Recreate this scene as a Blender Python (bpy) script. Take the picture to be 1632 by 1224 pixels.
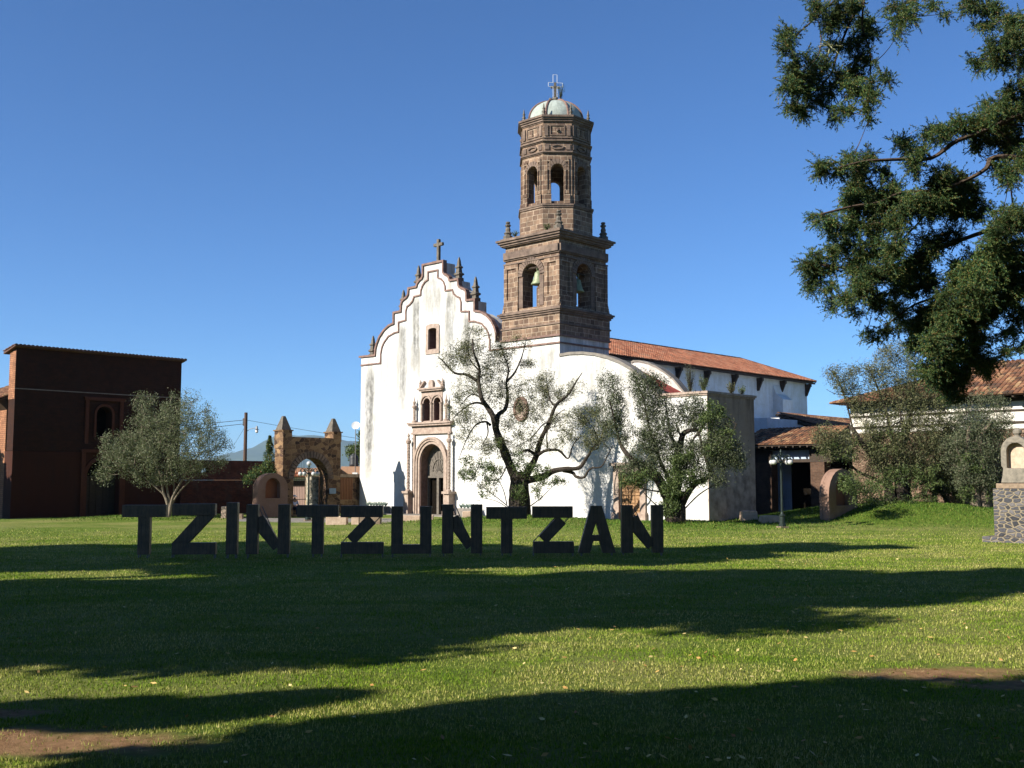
import bpy, bmesh, math, random
import numpy as np
from mathutils import Vector, Matrix
from mathutils.geometry import tessellate_polygon
random.seed(7); RNG = np.random.default_rng(7)
PI = math.pi; R = math.radians
S = bpy.context.scene
for o in list(bpy.data.objects): bpy.data.objects.remove(o)

# ------------------------------------------------------------ camera, sky, sun, exposure
F = 1720.0; EYE = 2.2; PITCH = math.atan(153 / F)
cam = bpy.data.cameras.new('camera'); co = bpy.data.objects.new('camera', cam); S.collection.objects.link(co)
cam.sensor_width = 36; cam.lens = 36 * F / 1632; cam.clip_end = 40000; cam.clip_start = 0.1
co.location = (0, 0, EYE); co.rotation_euler = (PI / 2 + PITCH, 0, 0)
S.camera = co
SUN_AZ, SUN_EL = R(60), R(30.5)            # shadows run 58 deg right of the view axis
SD = Vector((math.sin(SUN_AZ) * math.cos(SUN_EL), math.cos(SUN_AZ) * math.cos(SUN_EL), -math.sin(SUN_EL)))
world = bpy.data.worlds.new('World'); S.world = world; world.use_nodes = True
wn = world.node_tree; bg = wn.nodes['Background']
sky = wn.nodes.new('ShaderNodeTexSky'); sky.sky_type = 'NISHITA'; sky.sun_disc = False
sky.sun_elevation = SUN_EL; sky.sun_rotation = math.atan2(-SD.x, -SD.y)
sky.altitude = 2000; sky.air_density = 1.0; sky.dust_density = 0.3; sky.ozone_density = 2.5
tint = wn.nodes.new('ShaderNodeMixRGB'); tint.blend_type = 'MULTIPLY'; tint.inputs[0].default_value = 1; tint.inputs[2].default_value = (.68, 1.05, 1.46, 1)
wn.links.new(sky.outputs[0], tint.inputs[1]); wn.links.new(tint.outputs[0], bg.inputs[0]); bg.inputs[1].default_value = 0.05
sl = bpy.data.lights.new('sun', 'SUN'); sl.energy = 5; sl.angle = R(0.5); sl.color = (1, .93, .82)
so = bpy.data.objects.new('sun', sl); S.collection.objects.link(so)
so.rotation_euler = SD.to_track_quat('-Z', 'Y').to_euler(); so.location = (-40, -30, 60)
S.view_settings.view_transform = 'Standard'; S.view_settings.look = 'None'; S.view_settings.gamma = 1
S.view_settings.exposure = 1.1
S.render.resolution_x = 1024; S.render.resolution_y = 768

# ------------------------------------------------------------ photo pixel -> world helpers
sp, cp = math.sin(PITCH), math.cos(PITCH)
AL = math.atan((2460 - 816) / F)
EV = Vector((math.sin(AL), math.cos(AL), 0)); LV = Vector((-math.cos(AL), math.sin(AL), 0))
TH = PI / 2 - AL
def ray(x, y):
    u = (x - 816) / F; v = (612 - y) / F
    return Vector((u, cp - sp * v, sp + cp * v))
EYEV = Vector((0, 0, EYE))
def G(x, y, z=0): r = ray(x, y); return EYEV + r * ((z - EYE) / r.z)
def DP(x, y, Y): r = ray(x, y); return EYEV + r * (Y / r.y)
O = G(893, 828)
def T(a, b, z=0): return O + EV * a + LV * b + Vector((0, 0, z))
def LOC(P): d = P - O; return (d.dot(EV), d.dot(LV), P.z)
def A(x, y, a=0):
    r = ray(x, y); return LOC(EYEV + r * ((a + O.dot(EV)) / r.dot(EV)))
def B(x, y, b=0):
    r = ray(x, y); return LOC(EYEV + r * ((b + O.dot(LV)) / r.dot(LV)))

# ------------------------------------------------------------ materials
class NT:
    def __init__(s, name):
        s.m = bpy.data.materials.new(name); s.m.use_nodes = True; s.t = s.m.node_tree
        s.bsdf = s.t.nodes['Principled BSDF']
        s.uv = s.t.nodes.new('ShaderNodeTexCoord')
    def n(s, typ, ins=None, **props):
        nd = s.t.nodes.new('ShaderNode' + typ)
        for k, v in props.items(): setattr(nd, k, v)
        for k, v in (ins or {}).items():
            if isinstance(v, bpy.types.NodeSocket): s.t.links.new(v, nd.inputs[k])
            else: nd.inputs[k].default_value = v
        return nd
    def mapped(s, scale=(1, 1, 1), src='UV', loc=(0, 0, 0)):
        return s.n('Mapping', {'Vector': s.uv.outputs[src], 'Scale': scale, 'Location': loc}).outputs[0]
    def noise(s, vec, scale, detail=4, rough=.55, dist=0):
        return s.n('TexNoise', {'Vector': vec, 'Scale': scale, 'Detail': detail, 'Roughness': rough, 'Distortion': dist}).outputs[0]
    def ramp(s, fac, stops):
        nd = s.n('ValToRGB', {'Fac': fac}); cr = nd.color_ramp
        while len(cr.elements) < len(stops): cr.elements.new(.5)
        for e, (p, c) in zip(cr.elements, stops):
            e.position = p; e.color = (c, c, c, 1) if isinstance(c, (int, float)) else (*c, 1)
        return nd.outputs[0]
    def mix(s, fac, a, b, blend='MIX'):
        c4 = lambda v: (*v, 1) if isinstance(v, tuple) and len(v) == 3 else v
        return s.n('MixRGB', {'Fac': fac, 'Color1': c4(a), 'Color2': c4(b)}, blend_type=blend).outputs[0]
    def out(s, color, rough=.85, bump=None, bstr=.4, bdist=.02, spec=.3, metal=0):
        i = s.bsdf.inputs
        if isinstance(color, tuple): i['Base Color'].default_value = (*color, 1)
        else: s.t.links.new(color, i['Base Color'])
        i['Roughness'].default_value = rough; i['Specular IOR Level'].default_value = spec; i['Metallic'].default_value = metal
        if bump is not None:
            b = s.n('Bump', {'Height': bump, 'Strength': bstr, 'Distance': bdist})
            s.t.links.new(b.outputs[0], i['Normal'])
        return s.m

def stucco(name, base, stain=(.25, .24, .2), amount=.55, th=.5, low=None):
    q = NT(name)
    st = q.noise(q.mapped((2.2, .22, 1)), 1.0, 6, .65)
    pat = q.noise(q.mapped(), .35, 5, .6)
    m1 = q.ramp(st, [(th - .04, 0.0), (th + .14, 1.0)])
    m2 = q.ramp(pat, [(th - .1, 0.0), (th + .08, 1.0)])
    msk = q.mix(1.0, m1, m2, 'MULTIPLY')
    fine = q.ramp(q.noise(q.mapped(), 14, 6, .7), [(.3, .82), (.7, 1.0)])
    blot = q.ramp(q.noise(q.mapped(loc=(9, 3, 0)), 1.3, 6, .7), [(.35, (.88, .84, .76)), (.6, (1, 1, 1))])
    c = q.mix(1.0, base, fine, 'MULTIPLY'); c = q.mix(1.0, c, blot, 'MULTIPLY')
    c = q.mix(q.n('Math', {0: msk, 1: amount}, operation='MULTIPLY').outputs[0], c, stain)
    if low:
        sep = q.n('SeparateXYZ', {0: q.uv.outputs['Object']})
        mr = q.n('MapRange', {'Value': sep.outputs[2], 'From Min': low[0], 'From Max': low[1], 'To Min': 1.0, 'To Max': 0.0})
        nz = q.ramp(q.noise(q.mapped(), 1.6, 5, .6), [(.35, 0.0), (.6, 1.0)])
        c = q.mix(q.mix(1.0, mr.outputs[0], nz, 'MULTIPLY'), c, low[2])
    return q.out(c, .9, q.noise(q.mapped(), 9, 6, .7), .35, .03)

def facade_stucco(name):
    """white lime wash with long grey rain streaks below the mouldings and near the left corner"""
    q = NT(name)
    sep = q.n('SeparateXYZ', {0: q.uv.outputs['Object']})
    st = q.mix(.45, q.ramp(q.noise(q.mapped((3.4, .2, 1)), 1.0, 8, .78), [(.33, 0.0), (.52, 1.0)]), q.ramp(q.noise(q.mapped((2.5, 1.2, 1)), 1.6, 8, .8), [(.4, 0.0), (.6, 1.0)]))
    def band(sock, c, w):
        d = q.n('Math', {0: sock, 1: c}, operation='SUBTRACT').outputs[0]
        d = q.n('Math', {0: d}, operation='ABSOLUTE').outputs[0]
        return q.n('MapRange', {'Value': d, 'From Min': w * .35, 'From Max': w, 'To Min': 1.0, 'To Max': 0.0}).outputs[0]
    def zr(z0, z1, z2, z3):
        a_ = q.n('MapRange', {'Value': sep.outputs[2], 'From Min': z0, 'From Max': z1}).outputs[0]
        b_ = q.n('MapRange', {'Value': sep.outputs[2], 'From Min': z3, 'From Max': z2}).outputs[0]
        return q.mix(1.0, a_, b_, 'MULTIPLY')
    tot = None
    for bc, w, zz, k in [(17.0, .75, (1.5, 4.5, 9.0, 9.9), .9), (13.6, .5, (5.5, 8.5, 12.0, 12.6), .75), (12.3, .5, (8.5, 11.0, 13.6, 14.0), .9),
                         (9.1, .6, (9.5, 11.2, 13.6, 14.0), .7), (7.6, .5, (8, 10, 12.0, 12.4), .7), (10.7, 1.0, (12.4, 13.2, 14.8, 15.3), .4),
                         (.7, 1.1, (5.0, 6.8, 9.4, 9.8), .35), (-3.5, 2.5, (4.0, 6.0, 8.6, 9.2), .25)]:
        m_ = q.mix(1.0, band(sep.outputs[1], bc, w), zr(*zz), 'MULTIPLY')
        m_ = q.n('Math', {0: m_, 1: k}, operation='MULTIPLY').outputs[0]
        tot = m_ if tot is None else q.n('Math', {0: tot, 1: m_}, operation='MAXIMUM').outputs[0]
    msk = q.mix(1.0, st, tot, 'MULTIPLY')
    gen = q.ramp(q.noise(q.mapped((2, .25, 1)), .9, 7, .75), [(.40, 0.0), (.62, .9)])
    upper = q.n('MapRange', {'Value': sep.outputs[2], 'From Min': 5.5, 'From Max': 9.5, 'To Min': .45, 'To Max': 1.0}).outputs[0]
    gen = q.mix(1.0, gen, upper, 'MULTIPLY')
    fine = q.ramp(q.noise(q.mapped(), 10, 6, .75), [(.3, .86), (.65, 1.0)])
    warm = q.ramp(q.noise(q.mapped(loc=(4, 7, 0)), .8, 6, .7), [(.32, (.80, .78, .72)), (.6, (1, 1, 1))])
    c = q.mix(1.0, (.67, .67, .66), fine, 'MULTIPLY'); c = q.mix(1.0, c, warm, 'MULTIPLY')
    c = q.mix(gen, c, (.30, .29, .26)); c = q.mix(msk, c, (.05, .05, .045))
    return q.out(c, .9, q.noise(q.mapped(), 7, 7, .7), .4, .04)

def masonry(name, c1, c2, mortar, bw=.55, bh=.3, ms=.012, dirt=(.06, .05, .04), dirt_amt=.7, vary=.5, bump=.5):
    q = NT(name)
    wob = q.n('VectorMath', {0: q.mapped(), 1: q.n('VectorMath', {0: q.n('TexNoise', {'Vector': q.mapped(), 'Scale': 1.5}).outputs[1], 1: (.05, .05, 0)}, operation='MULTIPLY').outputs[0]}, operation='ADD').outputs[0]
    br = q.n('TexBrick', {'Vector': wob, 'Color1': (*c1, 1), 'Color2': (*c2, 1), 'Mortar': (*mortar, 1), 'Scale': 1.0,
                          'Mortar Size': ms, 'Mortar Smooth': .2, 'Bias': 0.0, 'Brick Width': bw, 'Row Height': bh})
    br.offset = .47; br.squash = .75; br.squash_frequency = 3
    va = q.ramp(q.noise(q.mapped(), 2.2, 5, .7), [(.3, 1 - vary), (.7, 1.25)])
    c = q.mix(1.0, br.outputs[0], va, 'MULTIPLY')
    d = q.ramp(q.noise(q.mapped((1.2, .5, 1)), .8, 6, .7), [(.5, 0.0), (.75, dirt_amt)])
    c = q.mix(d, c, dirt)
    h = q.n('Math', {0: q.n('Math', {0: br.outputs[1], 1: -1.0}, operation='MULTIPLY').outputs[0], 1: q.noise(q.mapped(), 12, 5, .7)}, operation='ADD').outputs[0]
    return q.out(c, .92, h, bump, .03)

def rubble(name, stops, mortar, scale=3.2, mw=.06, stretch=(1, 1.5, 1)):
    q = NT(name)
    v = q.mapped(stretch)
    vd = q.n('VectorMath', {0: v, 1: q.n('VectorMath', {0: q.n('TexNoise', {'Vector': v, 'Scale': 3.0}).outputs[1], 1: (.14, .14, 0)}, operation='MULTIPLY').outputs[0]}, operation='ADD').outputs[0]
    v1 = q.n('TexVoronoi', {'Vector': vd, 'Scale': scale, 'Randomness': .85}, voronoi_dimensions='2D')
    v2 = q.n('TexVoronoi', {'Vector': vd, 'Scale': scale, 'Randomness': .85}, voronoi_dimensions='2D', feature='DISTANCE_TO_EDGE')
    sepc = q.n('SeparateColor', {0: v1.outputs['Color']})
    c = q.ramp(sepc.outputs[0], stops)
    c = q.mix(1.0, c, q.ramp(q.noise(q.mapped(), 16, 5, .7), [(.3, .6), (.7, 1.2)]), 'MULTIPLY')
    e = q.ramp(v2.outputs['Distance'], [(mw * .5, 0.0), (mw, 1.0)])
    c = q.mix(e, mortar, c)
    return q.out(c, .9, q.mix(.25, e, q.noise(q.mapped(), 20, 5, .7)), .8, .05)

def speck(name, c1, c2, scale=6, rough=.8, bstr=.3, metal=0, spec=.3, stretch=(1, 1, 1), src='Object'):
    q = NT(name); v = q.mapped(stretch, src)
    n1 = q.noise(v, scale, 6, .68)
    return q.out(q.ramp(n1, [(.3, c1), (.7, c2)]), rough, q.noise(v, scale * 5, 5, .7), bstr, .01, spec, metal)

def island(name, stops, rough=.7, bstr=0, trans=None, noise_mul=None):
    q = NT(name)
    rnd = q.n('NewGeometry').outputs['Random Per Island']
    c = q.ramp(rnd, stops)
    if noise_mul:
        c = q.mix(1.0, c, q.ramp(q.noise(q.uv.outputs['Object'], noise_mul[0], 4, .6), [(.3, noise_mul[1]), (.7, 1.15)]), 'MULTIPLY')
    m = q.out(c, rough, spec=.25)
    if trans:
        tr = q.n('BsdfTranslucent', {'Color': c}); mx = q.n('MixShader', {0: trans, 1: q.bsdf.outputs[0], 2: tr.outputs[0]})
        q.t.links.new(mx.outputs[0], q.t.nodes['Material Output'].inputs[0])
    return m

M_WHITE = facade_stucco('lime_wash_facade')
M_NAVE = stucco('lime_wash_nave', (.62, .66, .70), (.33, .34, .33), .5)
M_WING = stucco('weathered_plaster', (.38, .28, .21), (.11, .08, .06), .75, th=.47, low=(2.4, 4.8, (.56, .43, .33)))
M_STONE = masonry('tower_ashlar', (.27, .18, .12), (.11, .068, .048), (.42, .335, .245), .52, .29, .014)
M_STONEP = masonry('tower_trim_stone', (.20, .145, .11), (.14, .10, .08), (.26, .2, .15), .9, .35, .006)
M_TRIM = speck('purple_brown_stone', (.10, .06, .05), (.24, .15, .12), 5)
M_PINK = speck('pink_cantera_stone', (.21, .15, .12), (.40, .32, .26), 4)
M_DARKSTONE = speck('lichen_dark_stone', (.055, .05, .04), (.17, .145, .115), 7)
M_DOME = masonry('dome_tile', (.32, .36, .32), (.26, .30, .27), (.28, .31, .28), .12, .12, .008, (.16, .17, .13), .5, .25, .2)
M_ROOF = island('clay_tile', [(0, (.22, .085, .05)), (.35, (.34, .13, .07)), (.7, (.43, .18, .10)), (1, (.30, .17, .11))], .85, noise_mul=(.9, .7))
M_ROOFOLD = island('old_clay_tile', [(0, (.075, .05, .035)), (.35, (.17, .08, .045)), (.7, (.27, .13, .07)), (1, (.36, .23, .12))], .85, noise_mul=(1.5, .55))
M_UNDER = speck('roof_underlay', (.07, .035, .025), (.12, .06, .04), 4)
M_RED = speck('red_painted_slab', (.20, .03, .022), (.30, .05, .035), 2.5)
M_TIMBER = speck('dark_timber', (.02, .014, .01), (.06, .042, .03), 5, stretch=(1, 1, 6))
M_DOORW = speck('grey_carved_wood', (.07, .06, .05), (.16, .14, .115), 9)
M_DOORP = speck('panelled_pine', (.20, .11, .05), (.38, .23, .12), 8)
M_DARK = speck('dark_interior', (.006, .005, .004), (.012, .01, .008), 3, spec=0)  # near-black colour standing in for unlit depth behind openings
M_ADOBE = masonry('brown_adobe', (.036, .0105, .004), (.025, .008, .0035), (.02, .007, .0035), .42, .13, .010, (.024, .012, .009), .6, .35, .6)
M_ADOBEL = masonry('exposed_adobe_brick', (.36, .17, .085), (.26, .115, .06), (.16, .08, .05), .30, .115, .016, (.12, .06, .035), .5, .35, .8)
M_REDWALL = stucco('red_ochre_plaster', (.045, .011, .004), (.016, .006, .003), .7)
M_REDTRIM = speck('red_ochre_trim', (.055, .014, .005), (.085, .024, .010), 4)
M_SHRINE = stucco('pink_earth_plaster', (.25, .155, .115), (.14, .09, .06), .6)
M_SHRIN2 = stucco('orange_niche_plaster', (.22, .085, .04), (.10, .05, .03), .5)
M_GATE = rubble('gate_rubble', [(0, (.05, .03, .022)), (.4, (.15, .085, .045)), (.7, (.30, .19, .10)), (1, (.08, .045, .033))], (.24, .155, .085), 2.9, .06)
M_PED = rubble('volcanic_rubble', [(0, (.035, .036, .042)), (.5, (.075, .075, .085)), (1, (.14, .13, .13))], (.21, .175, .12), 3.9, .15, (1, 1.9, 1))
M_RIVER = rubble('river_stone', [(0, (.12, .11, .09)), (.5, (.33, .29, .22)), (1, (.5, .46, .38))], (.42, .38, .28), 5.5, .08, (1, 1.2, 1))
M_BRICK = masonry('thin_brown_brick', (.11, .06, .038), (.07, .038, .025), (.10, .072, .05), .26, .085, .012, (.06, .035, .025), .6, .35, .7)
M_MUDSTONE = rubble('mud_and_stone', [(0, (.10, .06, .04)), (.5, (.20, .13, .085)), (1, (.32, .23, .16))], (.14, .085, .055), 6.5, .09, (1, 2.2, 1))
M_BLUE = stucco('pale_blue_paint', (.42, .52, .68), (.12, .15, .2), .6)
def letter_mat():
    q = NT('dark_weathered_planks'); o_ = q.uv.outputs['Object']
    g = q.noise(q.mapped((9, 9, .7), 'Object'), 7, 6, .7); big = q.noise(o_, 3.5, 5, .6)
    c = q.ramp(g, [(.3, (.05, .03, .016)), (.7, (.125, .082, .048))]); c = q.mix(1.0, c, q.ramp(big, [(.3, .55), (.7, 1.35)]), 'MULTIPLY')
    sp_ = q.n('SeparateXYZ', {0: o_}); fr = q.n('Math', {0: q.n('Math', {0: sp_.outputs[0], 1: 9.0}, operation='MULTIPLY').outputs[0]}, operation='FRACT').outputs[0]
    gr = q.ramp(fr, [(0, 0.0), (.06, 1.0), (.94, 1.0), (1, 0.0)]); c = q.mix(1.0, c, q.ramp(fr, [(0, .25), (.08, 1.0), (.92, 1.0), (1, .25)]), 'MULTIPLY')
    return q.out(c, .5, q.mix(.3, gr, g), .7, .02, spec=.5)
M_LETTER = letter_mat()
M_STEEL = speck('worn_painted_steel', (.10, .10, .10), (.22, .21, .2), 8, .5, .1, .4)
M_IRON = speck('green_black_iron', (.012, .02, .018), (.04, .055, .048), 12, .45, .2, .5)
M_BENCH = speck('cut_cantera_block', (.34, .24, .17), (.55, .42, .31), 5)
M_BENCHD = speck('mossy_stone_block', (.12, .09, .06), (.30, .22, .15), 5)
M_PAVE = speck('worn_paving', (.13, .12, .105), (.23, .205, .175), 3)
M_BARK = speck('olive_bark', (.012, .009, .007), (.055, .043, .032), 9, .95, .9)
M_BARKL = speck('pale_olive_bark', (.09, .07, .05), (.22, .18, .13), 9, .95, .9)
M_CBARK = speck('cypress_bark', (.035, .025, .018), (.10, .07, .05), 10, .95, .8)
M_OLIVE = island('olive_leaves', [(0, (.04, .055, .025)), (.4, (.075, .095, .045)), (.75, (.12, .14, .075)), (1, (.17, .18, .11))], .55, trans=.25)
M_OLIVED = island('dry_olive_leaves', [(0, (.035, .045, .022)), (.4, (.09, .105, .042)), (.8, (.155, .16, .07)), (1, (.24, .22, .12))], .6, trans=.2)
M_OLIVEL = island('silver_olive_leaves', [(0, (.06, .075, .03)), (.4, (.11, .135, .06)), (.8, (.17, .19, .10)), (1, (.24, .25, .16))], .55, trans=.28)
M_FRESH = island('fresh_shoot_leaves', [(0, (.04, .065, .02)), (.5, (.08, .12, .034)), (1, (.14, .175, .06))], .55, trans=.3)
M_CYP = island('cypress_sprays', [(0, (.022, .06, .026)), (.35, (.05, .11, .038)), (.65, (.10, .145, .035)), (.9, (.17, .18, .045)), (1, (.22, .12, .045))], .6, trans=.3, noise_mul=(1.6, .55))
def blade_mat():
    q = NT('grass_blades'); o_ = q.uv.outputs['Object']; rnd = q.n('NewGeometry').outputs['Random Per Island']
    g = q.ramp(rnd, [(0, (.07, .14, .008)), (.5, (.125, .22, .014)), (.85, (.20, .28, .026)), (1, (.33, .33, .07))])
    d = q.ramp(rnd, [(0, (.12, .15, .02)), (.4, (.26, .28, .06)), (.8, (.42, .39, .13)), (1, (.55, .48, .22))])
    k = q.ramp(q.noise(q.mapped((.6, 1.3, 1), 'Object'), .5, 7, .7, .8), [(.42, 0.0), (.58, .95)])
    c = q.mix(k, g, d); q.out(c, .85, spec=.05); tr = q.n('BsdfTranslucent', {'Color': c}); mx = q.n('MixShader', {0: .25, 1: q.bsdf.outputs[0], 2: tr.outputs[0]})
    q.t.links.new(mx.outputs[0], q.t.nodes['Material Output'].inputs[0]); return q.m
M_GRASSB = blade_mat()
M_CYPD = island('opaque_dark_cypress', [(0, (.01, .02, .01)), (1, (.03, .045, .015))], .9)  # darkened, opaque leaves so the unseen shade trees leak no light
M_CYPF = island('cypress_scale_leaves', [(0, (.016, .052, .026)), (.35, (.042, .11, .04)), (.65, (.10, .155, .04)), (.9, (.18, .195, .05)), (1, (.24, .13, .05))], .6, trans=.25, noise_mul=(1.8, .4))
M_LEAF = island('fallen_leaf', [(0, (.30, .13, .04)), (.5, (.50, .34, .10)), (1, (.62, .52, .24))], .7)
M_GLOBE = speck('milk_glass', (.40, .40, .39), (.48, .48, .47), 3, .25, 0, spec=.5)
M_WHITEP = speck('white_paint', (.65, .65, .63), (.78, .78, .76), 4, .5, .05)
M_BRONZE = speck('verdigris_bronze', (.14, .17, .10), (.30, .33, .20), 7, .6, .2, .3)
M_TANK = speck('black_plastic', (.015, .016, .018), (.04, .042, .045), 4, .5, .05)
M_POLE = speck('creosoted_pole', (.05, .03, .022), (.11, .065, .045), 5, stretch=(4, 4, .6))
M_SKIN = speck('skin', (.30, .17, .11), (.36, .21, .14), 6, .6, 0)
M_SHIRT = speck('blue_white_cloth', (.25, .32, .62), (.72, .74, .80), 5, .8, .1)
M_JEANS = speck('dark_denim', (.02, .028, .05), (.045, .055, .09), 9, .9, .1)
M_HOUSE = stucco('orange_house_wall', (.44, .26, .17), (.25, .15, .1), .5)
M_GATEWOOD = speck('mauve_plank_gate', (.28, .18, .15), (.42, .29, .24), 5, stretch=(14, 14, .4))
M_SLAT = speck('orange_brown_slats', (.12, .05, .022), (.24, .11, .05), 5, stretch=(14, 14, .4))
M_SIGN = speck('pale_blue_sign', (.16, .24, .32), (.22, .31, .40), 4, .4, 0)
M_HILL = speck('wooded_hill', (.03, .05, .02), (.06, .08, .035), .01)
M_BROM = speck('pale_bromeliad', (.34, .36, .2), (.5, .5, .3), 9)
M_AGAVE = speck('grey_agave', (.10, .15, .12), (.22, .28, .24), 6)

# ------------------------------------------------------------ mesh builder
class MB:
    def __init__(s, xf=None): s.v = []; s.f = []; s.xf = xf
    def add(s, vs, fs):
        k = len(s.v)
        for p in vs:
            p = Vector(p)
            s.v.append(tuple(s.xf @ p) if s.xf else tuple(p))
        s.f += [tuple(i + k for i in f) for f in fs]
    def box(s, x0, x1, y0, y1, z0, z1):
        s.add([(x, y, z) for z in (z0, z1) for y in (y0, y1) for x in (x0, x1)],
              [(0, 2, 3, 1), (4, 5, 7, 6), (0, 1, 5, 4), (2, 6, 7, 3), (0, 4, 6, 2), (1, 3, 7, 5)])
    @staticmethod
    def _p(axis, t, u, v): return (t, u, v) if axis == 'x' else ((u, t, v) if axis == 'y' else (u, v, t))
    def plate(s, outer, holes, axis, t0, t1):
        loops = [outer] + list(holes)
        flat = [p for l in loops for p in l]
        tri = tessellate_polygon([[Vector((p[0], p[1], 0)) for p in l] for l in loops])
        n = len(flat)
        vs = [s._p(axis, t0, *p) for p in flat] + [s._p(axis, t1, *p) for p in flat]
        fs = [tuple(t) for t in tri] + [tuple(i + n for i in reversed(t)) for t in tri]
        k = 0
        for l in loops:
            m = len(l)
            for i in range(m): j = (i + 1) % m; fs.append((k + i, k + j, k + j + n, k + i + n))
            k += m
        s.add(vs, fs)
    def prism(s, poly, axis, t0, t1): s.plate(poly, [], axis, t0, t1)
    def strip(s, poly, w0, w1, axis, t0, t1, closed=False):
        """band running along poly, offset sideways from w0 to w1, from depth t0 to t1"""
        P = [Vector((p[0], p[1])) for p in poly]; n = len(P); L_ = []; R_ = []
        for i in range(n):
            a_ = P[i] - P[i - 1] if (i > 0 or closed) else P[1] - P[0]
            b_ = P[(i + 1) % n] - P[i] if (i < n - 1 or closed) else P[-1] - P[-2]
            a_.normalize(); b_.normalize()
            na = Vector((-a_.y, a_.x)); nb = Vector((-b_.y, b_.x)); m = na + nb
            m = m / max(.35, m.dot(na)) if m.length > 1e-6 else na
            L_.append(P[i] + m * w0); R_.append(P[i] + m * w1)
        vs = []
        for i in range(n):
            for q, t in ((L_[i], t0), (R_[i], t0), (R_[i], t1), (L_[i], t1)): vs.append(s._p(axis, t, q.x, q.y))
        fs = []
        for i in range(n if closed else n - 1):
            j = (i + 1) % n
            for k in range(4): fs.append((4 * i + k, 4 * i + (k + 1) % 4, 4 * j + (k + 1) % 4, 4 * j + k))
        if not closed: fs += [(0, 1, 2, 3), (4 * n - 1, 4 * n - 2, 4 * n - 3, 4 * n - 4)]
        s.add(vs, fs)
    def tube(s, path, rad, n=6, cap=True):
        P = [Vector(p) for p in path]; m = len(P)
        if isinstance(rad, (int, float)): rad = [rad] * m
        up = Vector((0, 0, 1)); vs = []
        d0 = (P[1] - P[0]).normalized(); x = d0.cross(up if abs(d0.z) < .95 else Vector((1, 0, 0))).normalized()
        for i in range(m):
            d = (P[min(i + 1, m - 1)] - P[max(i - 1, 0)])
            d = d.normalized() if d.length > 1e-9 else d0
            x = (x - d * x.dot(d)); x = x.normalized() if x.length > 1e-6 else d.orthogonal().normalized()
            y = d.cross(x)
            for k in range(n):
                a_ = 2 * PI * k / n; vs.append(P[i] + (x * math.cos(a_) + y * math.sin(a_)) * rad[i])
        fs = [(i * n + k, i * n + (k + 1) % n, (i + 1) * n + (k + 1) % n, (i + 1) * n + k) for i in range(m - 1) for k in range(n)]
        if cap: fs += [tuple(reversed(range(n))), tuple(range((m - 1) * n, m * n))]
        s.add(vs, fs)
    def lathe(s, prof, c=(0, 0, 0), n=12, rot=0.0, arc=2 * PI):
        vs = []; m = len(prof)
        for r_, z in prof:
            for k in range(n):
                a_ = rot + 2 * PI * k / n; vs.append((c[0] + r_ * math.cos(a_), c[1] + r_ * math.sin(a_), c[2] + z))
        fs = [(i * n + k, i * n + (k + 1) % n, (i + 1) * n + (k + 1) % n, (i + 1) * n + k) for i in range(m - 1) for k in range(n)]
        fs += [tuple(reversed(range(n))), tuple(range((m - 1) * n, m * n))]
        s.add(vs, fs)
    def ball(s, c, r_, n=12, sq=1.0):
        s.lathe([(r_ * math.sin(t) + 1e-4, -r_ * sq * math.cos(t)) for t in [PI * i / (n // 2) for i in range(n // 2 + 1)]], c, n)
    def build(s, name, mat, parent=None, smooth=False, loc=None, rz=0, recalc=True, bevel=0):
        me = bpy.data.meshes.new(name); me.from_pydata(s.v, [], s.f)
        if recalc:
            bm = bmesh.new(); bm.from_mesh(me); bmesh.ops.recalc_face_normals(bm, faces=bm.faces); bm.to_mesh(me); bm.free()
        uv = me.uv_layers.new(name='UVMap'); co_ = me.vertices
        dat = np.zeros(len(me.loops) * 2, dtype=np.float32)
        for p in me.polygons:
            nrm = p.normal
            if abs(nrm.z) > .93: t = Vector((1, 0, 0)); bv = Vector((0, 1, 0))
            else: t = Vector((-nrm.y, nrm.x, 0)).normalized(); bv = nrm.cross(t)
            if smooth: bv = Vector((0, 0, 1)) if abs(nrm.z) < .9 else bv
            for li in p.loop_indices:
                q = co_[me.loops[li].vertex_index].co; dat[2 * li] = q.dot(t); dat[2 * li + 1] = q.dot(bv)
        uv.data.foreach_set('uv', dat)
        if smooth: me.polygons.foreach_set('use_smooth', [True] * len(me.polygons))
        me.materials.append(mat)
        o = bpy.data.objects.new(name, me); S.collection.objects.link(o)
        if parent: o.parent = parent
        if loc is not None: o.location = loc
        o.rotation_euler.z = rz
        if bevel:
            bv_ = o.modifiers.new('bevel', 'BEVEL'); bv_.width = bevel; bv_.segments = 2; bv_.limit_method = 'ANGLE'
        return o

def tag(o, label=None, cat=None, group=None, kind=None):
    if label: o['label'] = label
    if cat: o['category'] = cat
    if group: o['group'] = group
    if kind: o['kind'] = kind
    return o
def thing(name, label, cat, loc=(0, 0, 0), rz=0.0, group=None):
    o = bpy.data.objects.new(name, None); S.collection.objects.link(o); o.location = loc; o.rotation_euler.z = rz
    o.empty_display_size = .3
    return tag(o, label, cat, group)
def copy_tree(o, parent=None):
    c = o.copy(); S.collection.objects.link(c); c.parent = parent
    for ch in [q for q in bpy.data.objects if q.parent == o]: copy_tree(ch, c)
    return c
def arch(c, hw, z0, zs, n=14, rise=None, close=True):
    rise = hw if rise is None else rise
    pts = [(c - hw, z0)] if z0 is not None else []
    pts += [(c - hw * math.cos(PI * i / n), zs + rise * math.sin(PI * i / n)) for i in range(n + 1)]
    if z0 is not None: pts += [(c + hw, z0)]
    return pts

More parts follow.
